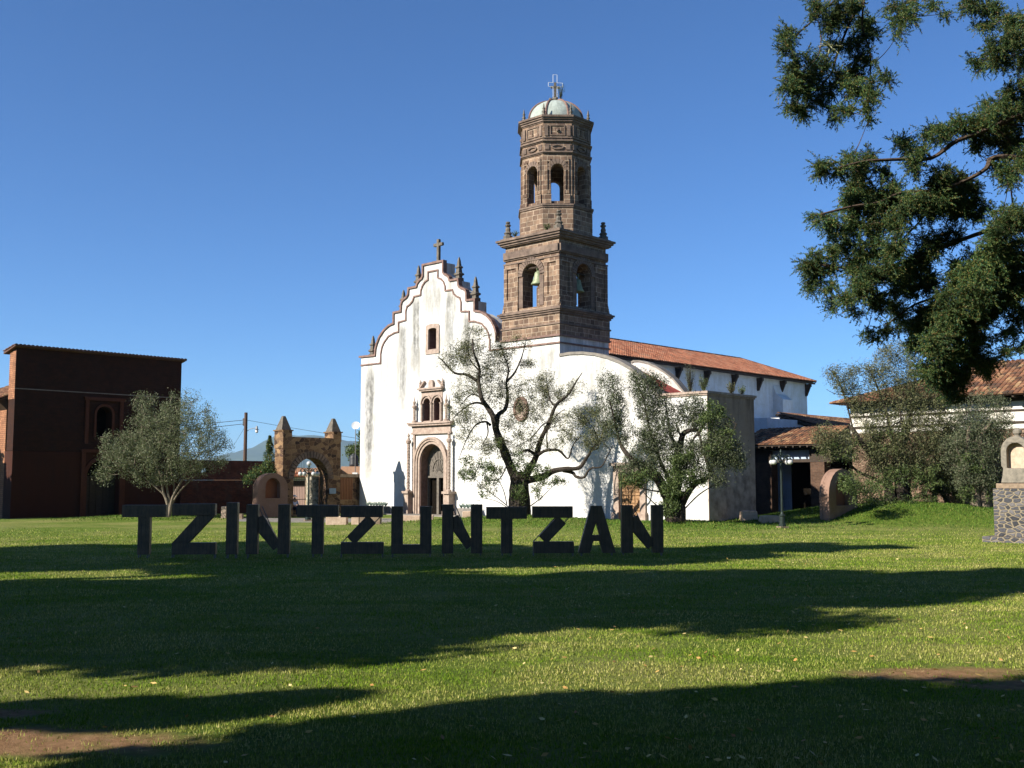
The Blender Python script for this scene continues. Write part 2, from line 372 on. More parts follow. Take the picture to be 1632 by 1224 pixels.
# ------------------------------------------------------------ ground
MOUNDS = [(Vector((.4, 55.6, 0)), 4.5, 2.4, .36), (Vector((7.6, 50.6, 0)), 3.6, 2.2, .30), (Vector((19.5, 56.0, 0)), 5.5, 3.4, .85), (Vector((26.0, 57.5, 0)), 6.0, 4.0, .5),
          (Vector((14.5, 55.0, 0)), 3.5, 2.5, .25), (Vector((-19.8, 62.4, 0)), 3.5, 2.0, .25)]
def gz(x, y):
    z = 0.02 * np.sin(x * .35 + 1) * np.cos(y * .22) + .012 * np.sin(x * 1.3 + y * .9)
    for P, rx, ry, h in MOUNDS: z = z + h * np.exp(-((x - P.x) / rx) ** 2 - ((y - P.y) / ry) ** 2)
    return z
def axis_pts(lo, hi, inner_lo, inner_hi, step):
    a_ = list(np.arange(inner_lo, inner_hi + .01, step)); d = step; v = inner_hi
    while v < hi: d *= 1.5; v += d; a_.append(v)
    d = step; v = inner_lo
    while v > lo: d *= 1.5; v -= d; a_.insert(0, v)
    return np.array(a_)
xs = axis_pts(-9000, 9000, -34, 44, .6); ys = axis_pts(-9000, 9000, 2, 74, .6)
XX, YY = np.meshgrid(xs, ys); ZZ = gz(XX, YY)
nx = len(xs); ny = len(ys)
gv = np.stack([XX.ravel(), YY.ravel(), ZZ.ravel()], 1)
gf = [(j * nx + i, j * nx + i + 1, (j + 1) * nx + i + 1, (j + 1) * nx + i) for j in range(ny - 1) for i in range(nx - 1)]
me = bpy.data.meshes.new('lawn'); me.from_pydata(gv.tolist(), [], gf); me.polygons.foreach_set('use_smooth', [True] * len(me.polygons))
lawn = bpy.data.objects.new('lawn', me); S.collection.objects.link(lawn); tag(lawn, kind='structure')
BARE = [((-4.3, 9.3), 1.7, .55), ((4.9, 12.6), 1.1, .45), ((5.6, 11.9), .8, .3), ((-4.9, 10.4), .6, .25)]
def grass_mat():
    q = NT('lawn_grass'); o_ = q.uv.outputs['Object']
    big = q.noise(o_, .22, 5, .6); mid = q.noise(o_, 1.7, 6, .7); fin = q.noise(o_, 9, 8, .85)
    c = q.ramp(mid, [(.3, (.075, .13, .015)), (.52, (.115, .17, .022)), (.75, (.18, .205, .045))])
    c = q.mix(q.ramp(big, [(.42, 0.0), (.62, .75)]), c, (.24, .235, .075))
    c = q.mix(1.0, c, q.ramp(fin, [(.28, .45), (.72, 1.35)]), 'MULTIPLY')
    sep = q.n('SeparateXYZ', {0: o_}); dirt = None
    for (cx, cy), rx, ry in BARE:
        dx = q.n('Math', {0: q.n('Math', {0: sep.outputs[0], 1: cx}, operation='SUBTRACT').outputs[0], 1: rx}, operation='DIVIDE').outputs[0]
        dy = q.n('Math', {0: q.n('Math', {0: sep.outputs[1], 1: cy}, operation='SUBTRACT').outputs[0], 1: ry}, operation='DIVIDE').outputs[0]
        d = q.n('Math', {0: q.n('Math', {0: dx, 1: dx}, operation='MULTIPLY').outputs[0], 1: q.n('Math', {0: dy, 1: dy}, operation='MULTIPLY').outputs[0]}, operation='ADD').outputs[0]
        d = q.n('Math', {0: d, 1: q.n('Math', {0: q.noise(o_, 2.2, 6, .7), 1: 2.6}, operation='MULTIPLY').outputs[0]}, operation='ADD').outputs[0]
        m_ = q.n('MapRange', {'Value': d, 'From Min': 1.5, 'From Max': 2.7, 'To Min': 1.0, 'To Max': 0.0}).outputs[0]
        dirt = m_ if dirt is None else q.n('Math', {0: dirt, 1: m_}, operation='MAXIMUM').outputs[0]
    soil = q.ramp(q.noise(o_, 7, 6, .7), [(.3, (.17, .09, .04)), (.7, (.36, .22, .115))])
    c = q.mix(dirt, c, soil)
    return q.out(c, .95, q.noise(o_, 45, 6, .8), .9, .05, spec=.1)
lawn.data.materials.append(grass_mat())

# grass blades near the camera, one object nobody could count
def blades():
    N = 640000
    Y = 7.2 + 42 * RNG.random(N) ** 1.7; X = (RNG.random(N) * 2 - 1) * (Y * .50 + .6)
    keep = RNG.random(N) < np.clip((50 - Y) / 18, 0, 1)
    for (cx, cy), rx, ry in BARE:
        d = ((X - cx) / rx) ** 2 + ((Y - cy) / ry) ** 2; keep &= (d > .95 + .55 * np.sin(7 * X) * np.sin(9 * Y)) | (RNG.random(N) < .06)
    cl = np.sin(X * 2.1 + 1.3 * np.sin(Y * 1.7)) * np.sin(Y * 2.6 + np.sin(X * 1.1)); keep &= RNG.random(N) < (.72 + .28 * cl)
    X = X[keep]; Y = Y[keep]; N = len(X)
    h = (.016 + .028 * RNG.random(N)) * (1 + np.maximum(0, Y - 12) * .02); w = .0025 + .0025 * RNG.random(N) + Y * .00022
    a_ = RNG.random(N) * 2 * PI; lean = .6 * RNG.random(N); la = RNG.random(N) * 2 * PI
    Z = gz(X, Y)
    p = np.stack([X, Y, Z - .004], 1)
    side = np.stack([np.cos(a_) * w, np.sin(a_) * w, np.zeros(N)], 1)
    tip = p + np.stack([np.cos(la) * lean * h, np.sin(la) * lean * h, h], 1)
    v = np.stack([p - side, p + side, tip], 1).reshape(-1, 3)
    me = bpy.data.meshes.new('grass'); me.vertices.add(len(v)); me.vertices.foreach_set('co', v.astype(np.float32).ravel())
    me.loops.add(len(v)); me.loops.foreach_set('vertex_index', np.arange(len(v), dtype=np.int32))
    me.polygons.add(N); me.polygons.foreach_set('loop_start', np.arange(0, 3 * N, 3, dtype=np.int32))
    me.update(calc_edges=True); me.materials.append(M_GRASSB)
    o = bpy.data.objects.new('grass', me); S.collection.objects.link(o)
    tag(o, 'short green grass blades covering the lawn', 'grass', kind='stuff')
blades()
def tufts():
    cs = []
    for P, rx, ry, h in MOUNDS:
        n = int(14000 * rx * ry / 12); cs.append(np.stack([P.x + rx * .95 * RNG.normal(size=n) * .75, P.y + ry * .8 * RNG.normal(size=n)], 1))
    cs = np.concatenate(cs); n = len(cs); z = gz(cs[:, 0], cs[:, 1]); a_ = RNG.random(n) * 2 * PI; w = .014 + .012 * RNG.random(n); h = .04 + .10 * RNG.random(n) ** 2
    p = np.stack([cs[:, 0], cs[:, 1], z - .01], 1); sd_ = np.stack([np.cos(a_) * w, np.sin(a_) * w, 0 * a_], 1); tp = p + np.stack([RNG.normal(size=n) * .04, RNG.normal(size=n) * .04, h], 1)
    v = np.stack([p - sd_, p + sd_, tp], 1).reshape(-1, 3); me = bpy.data.meshes.new('grass'); me.from_pydata(v.tolist(), [], [(3 * i, 3 * i + 1, 3 * i + 2) for i in range(n)]); me.materials.append(island('mound_grass_blades', [(0, (.035, .085, .008)), (.6, (.07, .14, .014)), (.9, (.13, .19, .025)), (1, (.22, .22, .06))], .85, trans=.2))
    o = bpy.data.objects.new('mound_grass', me); S.collection.objects.link(o); tag(o, 'longer tufted grass on the mounds under the olive trees', 'grass', kind='stuff')
tufts()

def quads(name, cen, d, side, hl, hw, mat, parent=None, tipw=.35):
    """many leaf-shaped quads: cen Nx3 centres, d Nx3 unit axis, side Nx3 unit, hl/hw half sizes"""
    N = len(cen); hl = np.broadcast_to(hl, N)[:, None]; hw = np.broadcast_to(hw, N)[:, None]
    v = np.stack([cen - d * hl, cen + side * hw - d * hl * .1, cen + d * hl, cen - side * hw - d * hl * .1], 1).reshape(-1, 3)
    me = bpy.data.meshes.new(name); me.vertices.add(4 * N); me.vertices.foreach_set('co', v.astype(np.float32).ravel())
    me.loops.add(4 * N); me.loops.foreach_set('vertex_index', np.arange(4 * N, dtype=np.int32))
    me.polygons.add(N); me.polygons.foreach_set('loop_start', np.arange(0, 4 * N, 4, dtype=np.int32))
    me.update(calc_edges=True); me.materials.append(mat)
    o = bpy.data.objects.new(name, me); S.collection.objects.link(o)
    if parent: o.parent = parent
    return o
def unit(v): return v / np.maximum(1e-9, np.linalg.norm(v, axis=1))[:, None]
# fallen leaves
N_ = 900; fy = 8.5 + 22 * RNG.random(N_) ** 1.3; fx = (RNG.random(N_) * 2 - 1) * fy * .5
ws = RNG.random(N_) < .35 + .65 * (fx > 0); fx = fx[ws]; fy = fy[ws]; N_ = len(fx)
dd = unit(np.stack([RNG.normal(size=N_), RNG.normal(size=N_), .25 * RNG.normal(size=N_)], 1))
ss = unit(np.cross(dd, unit(np.stack([.5 * RNG.normal(size=N_), .5 * RNG.normal(size=N_), np.ones(N_)], 1))))
tag(quads('fallen_leaves', np.stack([fx, fy, gz(fx, fy) + .04], 1), dd, ss, .028 + .02 * RNG.random(N_), .018, M_LEAF),
    'yellow and brown fallen leaves scattered over the grass', 'leaves', kind='stuff')

# paving laid flush on the lawn
def sheet(name, pts, z, mat):
    m = MB(); m.v = [(p.x, p.y, z) for p in pts]; m.f = [tuple(range(len(pts)))]; m.build(name, mat); o = bpy.data.objects[-1] if False else None
def slab(name, ab, z0, z1, mat):
    m = MB(); m.prism([(LVp.x, LVp.y) for LVp in [T(a_, b_) for a_, b_ in ab]], 'z', z0, z1); return tag(m.build(name, mat), kind='structure')
slab('forecourt_paving', [(-1.9, -2.9), (-.002, -2.9), (-.002, 13.9), (-1.9, 13.9)], -.1, .07, M_PAVE)
slab('portico_paving', [(.3, -12.8), (14.9, -12.8), (14.9, -10.0), (.3, -10.0)], -.1, .045, M_PAVE)
slab('side_door_step', [(-1.2, -7.0), (-.002, -7.0), (-.002, -3.3), (-1.2, -3.3)], -.1, .09, M_PAVE)
P1, P2, P3, P4 = G(380, 832), G(640, 833), G(640, 828), G(380, 827)
m = MB(); m.prism([(p.x, p.y) for p in (P1, P2, P3, P4)], 'z', -.1, .06); tag(m.build('gate_path', M_PAVE), kind='structure')

# ------------------------------------------------------------ tiled roofs
def tile_field(m, org, du, dv, L_, W_, pitch=.24, row=.42, clip=None, lift=.02):
    """half-barrel tiles laid in columns; org lower corner, du along the eave, dv up the slope"""
    du = Vector(du).normalized(); dv = Vector(dv).normalized(); nn = du.cross(dv); 
    if nn.z < 0: nn = -nn
    org = Vector(org); r_ = pitch * .52
    for i in range(int(L_ / pitch)):
        u = (i + .5) * pitch
        w0, w1 = clip(u) if clip else (0, W_)
        nr = max(0, int((w1 - w0) / row + .5))
        for j in range(nr):
            v0 = w0 + j * row - .03; v1 = min(w0 + (j + 1) * row + .03, w1)
            jit = random.uniform(-.012, .012); vs = []
            for vv, rr, h in ((v0, r_, .035 + lift), (v1, r_ * .86, lift)):
                for k in range(5):
                    t = PI * k / 4
                    vs.append(org + du * (u + jit - rr * math.cos(t)) + dv * vv + nn * (h + rr * .75 * math.sin(t)))
            m.add(vs, [(k, k + 1, 6 + k, 5 + k) for k in range(4)] + [(0, 1, 2, 3, 4)])

# ------------------------------------------------------------ the church
CH = thing('church', 'white colonial church with stepped gable facade and brown stone bell tower', 'church', O, TH)
CX = 10.7
half = [(17.98, 10.48), (16.37, 10.48), (16.33, 10.95), (16.2, 11.3), (15.93, 11.72), (15.5, 12.1), (15.0, 12.36), (14.47, 12.47), (14.47, 13.17), (13.75, 13.19), (13.74, 13.66),
        (13.66, 13.86), (13.42, 13.98), (13.18, 14.08), (13.03, 14.27), (12.99, 14.62), (12.24, 14.63), (12.15, 14.86), (11.95, 15.03), (11.72, 15.12), (11.6, 15.3), (11.6, 15.97)]
right_ = [(2 * CX - b_, z) for b_, z in reversed(half)][:-1]
prof = half + right_ + [(5.03, 10.4), (4.56, 10.4)]
outer = [(17.95, -.3), (17.95, 10.48)] + prof[1:] + [(4.56, -.3)]
holes = [arch(CX, 1.12, 0.0, 3.3, 18, 1.17), arch(CX + .49, .33, 5.92, 7.05, 10, .34), arch(CX - .49, .33, 5.92, 7.05, 10, .34), arch(CX, .385, 10.47, 11.72, 8, .12)]
holes = [list(reversed(h)) for h in holes]
m = MB(); m.plate(outer, holes, 'x', 0, 1.05)
fac = m.build('facade_wall', M_WHITE, CH)
# outer coping and inner moulding following the stepped gable
cop = MB(); cop.strip([(18.12, 10.5)] + prof[1:-2] + [(5.03, 10.5)], 0.0, -.13, 'x', -.10, .22)
cop.build('coping', M_TRIM, CH)
inner = [(17.95, 9.98), (15.85, 9.98), (15.85, 10.6), (15.72, 11.05), (15.5, 11.35), (15.1, 11.7), (14.5, 11.88), (14.05, 11.92), (14.05, 12.55), (13.32, 12.62), (13.32, 13.22),
         (13.2, 13.5), (12.9, 13.62), (12.65, 13.8), (12.52, 14.08), (11.87, 14.1), (11.85, 14.4), (11.7, 14.7), (11.45, 14.92), (11.17, 15.02), (11.17, 15.52)]
innr = inner + [(2 * CX - b_, z) for b_, z in reversed(inner)][:-1] + [(4.56, 9.98)]
cop = MB(); cop.strip(innr, -.04, .05, 'x', -.07, .01); cop.build('moulding', M_TRIM, CH)
# upper window surround
w = MB(); w.plate(arch(CX, .64, 10.18, 11.95, 8, .17), [list(reversed(arch(CX, .385, 10.47, 11.72, 8, .12)))], 'x', -.06, .02)
uw = w.build('window', M_PINK, CH)
w = MB(); w.plate(arch(CX, .385, 10.47, 11.72, 8, .12), [], 'x', .75, .8); w.build('dark_window_back', M_DARK, uw)  # near-black plate: the dark of the window depth put into the colour
def finial(m, x, y, z, h, w_, n=4):
    k = h / 1.5
    pr = [(w_ * .72, 0), (w_ * .72, .22 * k), (w_ * .5, .26 * k), (w_ * .5, .36 * k), (w_ * .78, .42 * k), (w_ * .78, .5 * k), (w_ * .5, .56 * k), (w_ * .42, .8 * k), (w_ * .62, .84 * k), (w_ * .6, .9 * k),
          (w_ * .36, .98 * k), (w_ * .24, 1.3 * k), (w_ * .12, 1.45 * k), (w_ * .03, 1.5 * k)]
    m.lathe(pr, (x, y, z), n, PI / 4)
for b_, z, h in ((17.25, 10.5, 1.5), (14.12, 13.18, 1.6), (12.62, 14.62, 1.6), (8.78, 14.62, 1.6), (7.28, 13.18, 1.6)):
    m = MB(); finial(m, .45, b_, z, h, .42); m.build('pinnacle', M_DARKSTONE, CH)
m = MB(); m.box(.15, .75, CX - .32, CX + .32, 15.99, 16.2); m.box(.35, .55, CX - .1, CX + .1, 16.2, 17.65); m.box(.36, .54, CX - .42, CX + .42, 17.2, 17.4)
m.build('stone_cross', M_DARKSTONE, CH, bevel=.02)
# --- portal
m = MB()
rings = [(1.12, 1.3, -.06), (1.3, 1.44, -.14), (1.44, 1.56, -.2)]
for r0, r1, pr_ in rings:
    k0 = r0 / 1.12; k1 = r1 / 1.12
    o1 = arch(CX, r1, .06, 3.3, 18, 1.17 + (r1 - 1.12)); i1 = arch(CX, r0, .05, 3.3, 18, 1.17 + (r0 - 1.12))
    m.plate(o1 + list(reversed(i1)), [], 'x', pr_, .02)
for s_ in (-1, 1):
    m.box(-.1, .02, CX + s_ * 1.62 - .06, CX + s_ * 1.62 + .1, .05, 5.12)
m.box(-.16, .02, CX - 1.85, CX + 1.85, 5.1, 5.22); m.box(-.1, .02, CX - 1.78, CX + 1.78, 5.22, 5.62); m.box(-.3, .02, CX - 1.98, CX + 1.98, 5.62, 5.74); m.box(-.38, .02, CX - 2.05, CX + 2.05, 5.74, 5.86)
portal = m.build('portal_surround', M_PINK, CH)
for s_ in (-1, 1):
    m = MB(); y = CX + s_ * 1.9
    m.box(-.62, .02, y - .3, y + .3, .05, .3); m.box(-.52, .02, y - .22, y + .22, .3, 1.35); m.box(-.64, .02, y - .32, y + .32, 1.35, 1.5)
    pr = []
    nseg = 44
    m.lathe([(.17, 0), (.17, .08), (.1, .12), (.1, 3.0), (.16, 3.05), (.18, 3.2), (.1, 3.28), (.05, 3.45), (.1, 3.52), (.01, 3.7)], (-.32, y, 1.5), 10)
    for ph in (0, PI):
        m.tube([(-.32 + .065 * math.cos(t * 1.35 + ph), y + .065 * math.sin(t * 1.35 + ph), 1.66 + t * .085) for t in range(33)], .062, 6)
    m.build('twisted_column', M_PINK, CH)
    m = MB(); y = CX + s_ * 1.5
    m.lathe([(.16, 0), (.16, .1), (.09, .15), (.09, .9), (.15, .95), (.15, 1.05), (.07, 1.12), (.11, 1.3), (.05, 1.4), (.01, 1.68)], (-.2, y, 5.86), 10)
    m.tube([(-.2 + .055 * math.cos(t * 1.35), y + .055 * math.sin(t * 1.35), 6.0 + t * .075) for t in range(11)], .055, 6)
    m.build('small_column', M_PINK, CH)
w = MB()
w.plate([(CX - .98, 5.87), (CX - .98, 7.82), (CX + .98, 7.82), (CX + .98, 5.87)], [list(reversed(arch(CX + .49, .33, 5.93, 7.05, 10, .34))), list(reversed(arch(CX - .49, .33, 5.93, 7.05, 10, .34)))], 'x', -.05, .02)
for s_ in (-1, 1):
    a_ = arch(CX + s_ * .49, .46, None, 7.05, 10, .46); w.strip(a_, 0, .07, 'x', -.13, -.04)
w.lathe([(.1, 0), (.08, .05), (.08, 1.0), (.12, 1.12)], (-.1, CX, 5.93), 10)
for s_ in (-1, 1): w.lathe([(.1, 0), (.08, .05), (.08, 1.0), (.12, 1.12)], (-.1, CX + s_ * .9, 5.93), 10)
w.box(-.22, .02, CX - 1.05, CX + 1.05, 7.82, 7.92); w.box(-.3, .02, CX - 1.15, CX + 1.15, 7.92, 8.03)
for s_ in (-1, 1):
    w.strip([(CX + s_ * 1.0, 8.03), (CX + s_ * .6, 8.42)] if s_ < 0 else [(CX + .6, 8.42), (CX + 1.0, 8.03)], 0, .1, 'x', -.2, .02)
    finial(w, -.1, CX + s_ * 1.05, 8.03, .55, .16)
w.plate(arch(CX, .2, 8.03, 8.35, 8, .18), [], 'x', -.18, .02)
cw = w.build('choir_window', M_PINK, CH)
w = MB(); w.box(.6, .65, CX - .85, CX + .85, 5.93, 7.4); w.build('glazing', M_DARK, cw)
w = MB()
fan = arch(CX, 1.12, 2.42, 3.3, 18, 1.17); w.plate(fan, [], 'x', .62, .7)
for i in range(1, 9):
    t = PI * i / 9; w.tube([(.6, CX + .25 * math.cos(t), 2.55 + .25 * math.sin(t)), (.6, CX + 1.02 * math.cos(t), 2.7 + 1.5 * math.sin(t))], .025, 5)
w.strip(arch(CX, .55, None, 2.75, 10, .75), 0, .06, 'x', .56, .64); w.box(.52, .72, CX - 1.12, CX + 1.12, 2.34, 2.46); w.box(.5, .7, CX - .1, CX + .1, .05, 2.34)
for s_ in (-1, 1): w.box(.66, 1.02, CX + s_ * 1.07 - .05, CX + s_ * 1.07 + .05, .02, 2.4)
dr = w.build('door', M_DOORW, CH)
w = MB(); w.box(.8, .84, CX - 1.1, CX + 1.1, .02, 2.4); w.build('dark_doorway', M_DARK, CH)  # black plate standing in for the unlit church interior
def lining(name, cx_, hw, z0, zs, rise, t1, par):
    m = MB(); o_ = arch(cx_, hw - .002, z0 + .002, zs, 12, rise - .002); i_ = arch(cx_, hw - .03, z0 + .03, zs, 12, rise - .03)
    m.plate(o_, [list(reversed(i_))], 'x', .02, t1); return m.build(name, M_TRIM, par)
lining('reveal', CX, .385, 10.47, 11.72, .12, .74, uw); lining('reveal', CX + .49, .33, 5.92, 7.05, .34, .59, cw); lining('reveal', CX - .49, .33, 5.92, 7.05, .34, .59, cw)
m = MB(); o1 = arch(CX, 1.118, .03, 3.3, 18, 1.168); i1 = arch(CX, 1.07, .03, 3.3, 18, 1.12); m.plate(o1 + list(reversed(i1)), [], 'x', .02, .6); m.build('reveal', M_TRIM, portal)
# --- tower shaft, belfry, octagon, dome
TC = 2.25
m = MB(); m.box(0, 4.45, .002, 4.55, -.3, 10.36); m.build('tower_base', M_WHITE, CH)
m = MB()
for z0, z1, e in ((9.93, 10.02, .07), (10.36, 10.47, .1)): m.box(-e, 4.45 + e, -e + .002, 4.55 + e, z0, z1)
m.build('tower_moulding', M_TRIM, CH)
def square(m, e, z0, z1): m.box(-e, 4.5 + e, -e, 4.5 + e, z0, z1)
m = MB(); square(m, .03, 10.47, 11.68); m.build('tower_plinth', M_STONE, CH)
m = MB(); square(m, .09, 11.05, 11.15); square(m, .1, 11.68, 11.8); square(m, .18, 11.8, 11.9); square(m, .25, 11.9, 12.0); square(m, .12, 12.0, 12.08)
square(m, .04, 16.06, 16.12); square(m, .12, 16.12, 16.24); square(m, .22, 16.24, 16.36); square(m, .31, 16.36, 16.48); square(m, .1, 16.48, 16.58)
square(m, -.03, 15.22, 15.3); square(m, -.02, 14.98, 15.06)
m.build('cornice', M_STONEP, CH)
m = MB()
a_o = 2.23; ah = .67
hole = [list(reversed(arch(2.28, ah, 12.25, 14.15, 12)))]
W_in = .85
m.plate([(.12, 12.08), (.12, 16.06), (4.38, 16.06), (4.38, 12.08)], hole, 'x', .12, .12 + W_in)
m.plate([(.12, 12.08), (.12, 16.06), (4.38, 16.06), (4.38, 12.08)], hole, 'x', 4.38 - W_in, 4.38)
hole = [list(reversed(arch(2.28, ah, 12.25, 14.15, 12)))]
m.plate([(.12 + W_in, 12.08), (.12 + W_in, 16.06), (4.38 - W_in, 16.06), (4.38 - W_in, 12.08)], hole, 'y', .121, .12 + W_in)
m.plate([(.12 + W_in, 12.08), (.12 + W_in, 16.06), (4.38 - W_in, 16.06), (4.38 - W_in, 12.08)], hole, 'y', 4.38 - W_in, 4.379)
# corner pilasters with sunk panels, flared base
for ax in ('x', 'y'):
    for t0, t1 in ((.04, .13), (4.37, 4.46)):
        for u0, u1 in ((.05, 1.2), (3.3, 4.45)):
            m.plate([(u0, 12.6), (u0, 14.95), (u1, 14.95), (u1, 12.6)], [[(u0 + .25, 12.85), (u1 - .25, 12.85), (u1 - .25, 14.7), (u0 + .25, 14.7)]], ax, t0, t1)
        m.plate([(-.08, 12.08), (.06, 12.6), (1.2, 12.6), (1.2, 12.08)], [], ax, t0 - .03, t1 + .03)
        m.plate([(3.3, 12.08), (3.3, 12.6), (4.44, 12.6), (4.58, 12.08)], [], ax, t0 - .03, t1 + .03)
m.build('belfry_wall', M_STONE, CH)
m = MB()
for ax, t0, t1 in (('x', .05, .14), ('y', .05, .14), ('x', 4.36, 4.45), ('y', 4.36, 4.45)):
    for i in range(15):
        t = PI * (i + .5) / 15; dt = PI / 15 * .42
        q = [(2.28 - r_ * math.cos(tt), 14.15 + r_ * math.sin(tt)) for r_, tt in ((.69, t - dt), (1.06, t - dt), (1.06, t + dt), (.69, t + dt))]
        m.plate(q, [], ax, t0, t1)
    for s_ in (-1, 1): m.plate([(2.28 + s_ * .66, 12.3), (2.28 + s_ * .66, 14.05), (2.28 + s_ * .98, 14.05), (2.28 + s_ * .98, 12.3)], [], ax, t0 + .03, t1)
    m.plate([(.08, 15.3), (.08, 15.72), (4.42, 15.72), (4.42, 15.3)], [], ax, t0 - .1 if t0 < 1 else t0, t1 + .1 if t0 > 1 else t1)
m.build('arch_voussoirs', M_STONEP, CH)
for x, y in ((.22, 4.28), (.22, .22), (4.28, .22), (4.28, 4.28)):
    m = MB(); m.box(x - .28, x + .28, y - .28, y + .28, 16.6, 16.95) if False else None
    m.lathe([(.3, 0), (.3, .28), (.2, .32), (.2, .38), (.26, .46), (.15, .56), (.17, .7), (.14, .78), (.1, .84), (.18, .92), (.19, .98), (.08, 1.02), (.15, 1.1), (.13, 1.16), (.01, 1.2)], (x, y, 16.5), 8, PI / 8)
    m.build('pinnacle', M_DARKSTONE, CH)
def octr(ap): return ap / math.cos(PI / 8)
m = MB(); c = (TC, TC, 0); r8 = PI / 8
m.lathe([(octr(2.14), 16.55), (octr(2.14), 18.0), (octr(2.1), 18.05)], c, 8, r8)
m.build('octagon_plinth', M_STONE, CH)
m = MB()
for k in range(8):
    m.xf = Matrix.Translation((TC, TC, 0)) @ Matrix.Rotation(k * PI / 4, 4, 'Z')
    s8 = 2.04 * math.tan(PI / 8)
    m.plate([(-s8, 18.25), (-s8, 23.15), (s8, 23.15), (s8, 18.25)], [list(reversed(arch(0, .38, 18.45, 20.28, 12)))], 'x', 1.5, 2.02)
    for s_ in (-1, 1):
        y0 = s_ * (s8 - .3); m.plate([(y0 - .12, 18.9), (y0 - .12, 21.0), (y0 + .12, 21.0), (y0 + .12, 18.9)], [[(y0 - .06, 19.1), (y0 + .06, 19.1), (y0 + .06, 20.8), (y0 - .06, 20.8)]], 'x', 2.02, 2.09)
        m.box(2.02, 2.12, y0 - .17, y0 + .17, 18.3, 18.85)
m.build('octagon_wall', M_STONE, CH)
m = MB()
for k in range(8):
    m.xf = Matrix.Translation((TC, TC, 0)) @ Matrix.Rotation(k * PI / 4, 4, 'Z')
    for i in range(9):
        t = PI * (i + .5) / 9; dt = PI / 9 * .42
        m.plate([(-r_ * math.cos(tt), 20.28 + r_ * math.sin(tt)) for r_, tt in ((.4, t - dt), (.68, t - dt), (.68, t + dt), (.4, t + dt))], [], 'x', 2.02, 2.08)
    ov = [(.3 * math.cos(t) * (1.1 if abs(math.cos(t)) > .3 else 1), 21.68 + .13 * math.sin(t)) for t in [2 * PI * i / 12 for i in range(12)]]
    m.strip(ov, -.03, .04, 'x', 2.02, 2.1, closed=True)
    for s_ in (-1, 1):
        m.box(2.02, 2.07, s_ * .62 - .13, s_ * .62 + .13, 21.52, 21.84); m.box(2.02, 2.09, s_ * .66 - .1, s_ * .66 + .1, 22.35, 23.0)
    m.strip([(-.42, 22.4), (.42, 22.4), (.42, 22.98), (-.42, 22.98)], -.03, .03, 'x', 2.02, 2.07, closed=True)
    if k % 2: m.ball((2.06, 0, 22.68), .1, 8)
    else:
        for q in range(4): m.box(2.02, 2.08, -.04, .04, 22.5 + q * .1, 22.57 + q * .1)
m.xf = None
for ap, z0, z1 in ((2.18, 18.05, 18.15), (2.22, 18.15, 18.25), (2.08, 21.28, 21.34), (2.14, 21.34, 21.42), (2.08, 21.96, 22.02), (2.15, 22.02, 22.1), (2.08, 22.22, 22.28), (2.06, 23.15, 23.22), (2.12, 23.22, 23.34), (2.19, 23.34, 23.44), (2.26, 23.44, 23.56), (2.08, 23.56, 23.62)):
    m.lathe([(octr(ap), z0), (octr(ap), z1)], c, 8, r8)
m.build('octagon_cornice', M_STONEP, CH)
# railing and weeds inside the lantern
m = MB()
for q in range(5): m.tube([(TC + 1.3, TC - .4 + .2 * q, 18.3), (TC + 1.3, TC - .4 + .2 * q, 19.4)], .015, 4)
m.build('lantern_railing', M_IRON, CH)
dome_pr = [(1.72 * math.cos(t) + .005, 23.58 + .12 + 1.42 * math.sin(t)) for t in [PI / 2 * i / 12 for i in range(13)]]
m = MB(); m.lathe([(1.72, 23.55)] + dome_pr, c, 32); dome = m.build('dome', M_DOME, CH, smooth=True)
for k in range(8):
    m = MB(); t8 = k * PI / 4 + r8
    m.tube([(TC + (r_ + .03) * math.cos(t8), TC + (r_ + .03) * math.sin(t8), z + .02) for r_, z in dome_pr], .065, 6); m.build('dome_rib', M_TRIM, CH)
    m = MB(); finial(m, TC + octr(1.93) * math.cos(t8), TC + octr(1.93) * math.sin(t8), 23.6, .75, .15); m.build('pinnacle', M_DARKSTONE, CH)
m = MB(); m.lathe([(.42, 0), (.42, .1), (.2, .16), (.16, .3), (.2, .34)], (TC, TC, 25.05), 10)
for q in range(6): m.ball((TC + .38 * math.cos(q), TC + .38 * math.sin(q), 25.2), .1, 8)
d_ = Matrix.Translation((TC, TC, 0)) @ Matrix.Rotation(PI / 4 + .1, 4, 'Z'); m.xf = d_
m.box(-.06, .06, -.07, .07, 25.3, 26.33); m.box(-.05, .05, -.28, .28, 25.97, 26.1)
m.build('stone_cross', M_DARKSTONE, CH)
m = MB(d_)
xo = [(-.09, 25.3), (-.09, 26.0), (-.42, 26.0), (-.42, 26.25), (-.09, 26.25), (-.09, 26.75), (.16, 26.75), (.16, 26.25), (.45, 26.25), (.45, 26.0), (.16, 26.0), (.16, 25.3)]
for i in range(len(xo)): m.tube([(-.2, *xo[i]), (-.2, *xo[(i + 1) % len(xo)])], .011, 5)
m.build('light_outline_cross', M_WHITEP, CH)
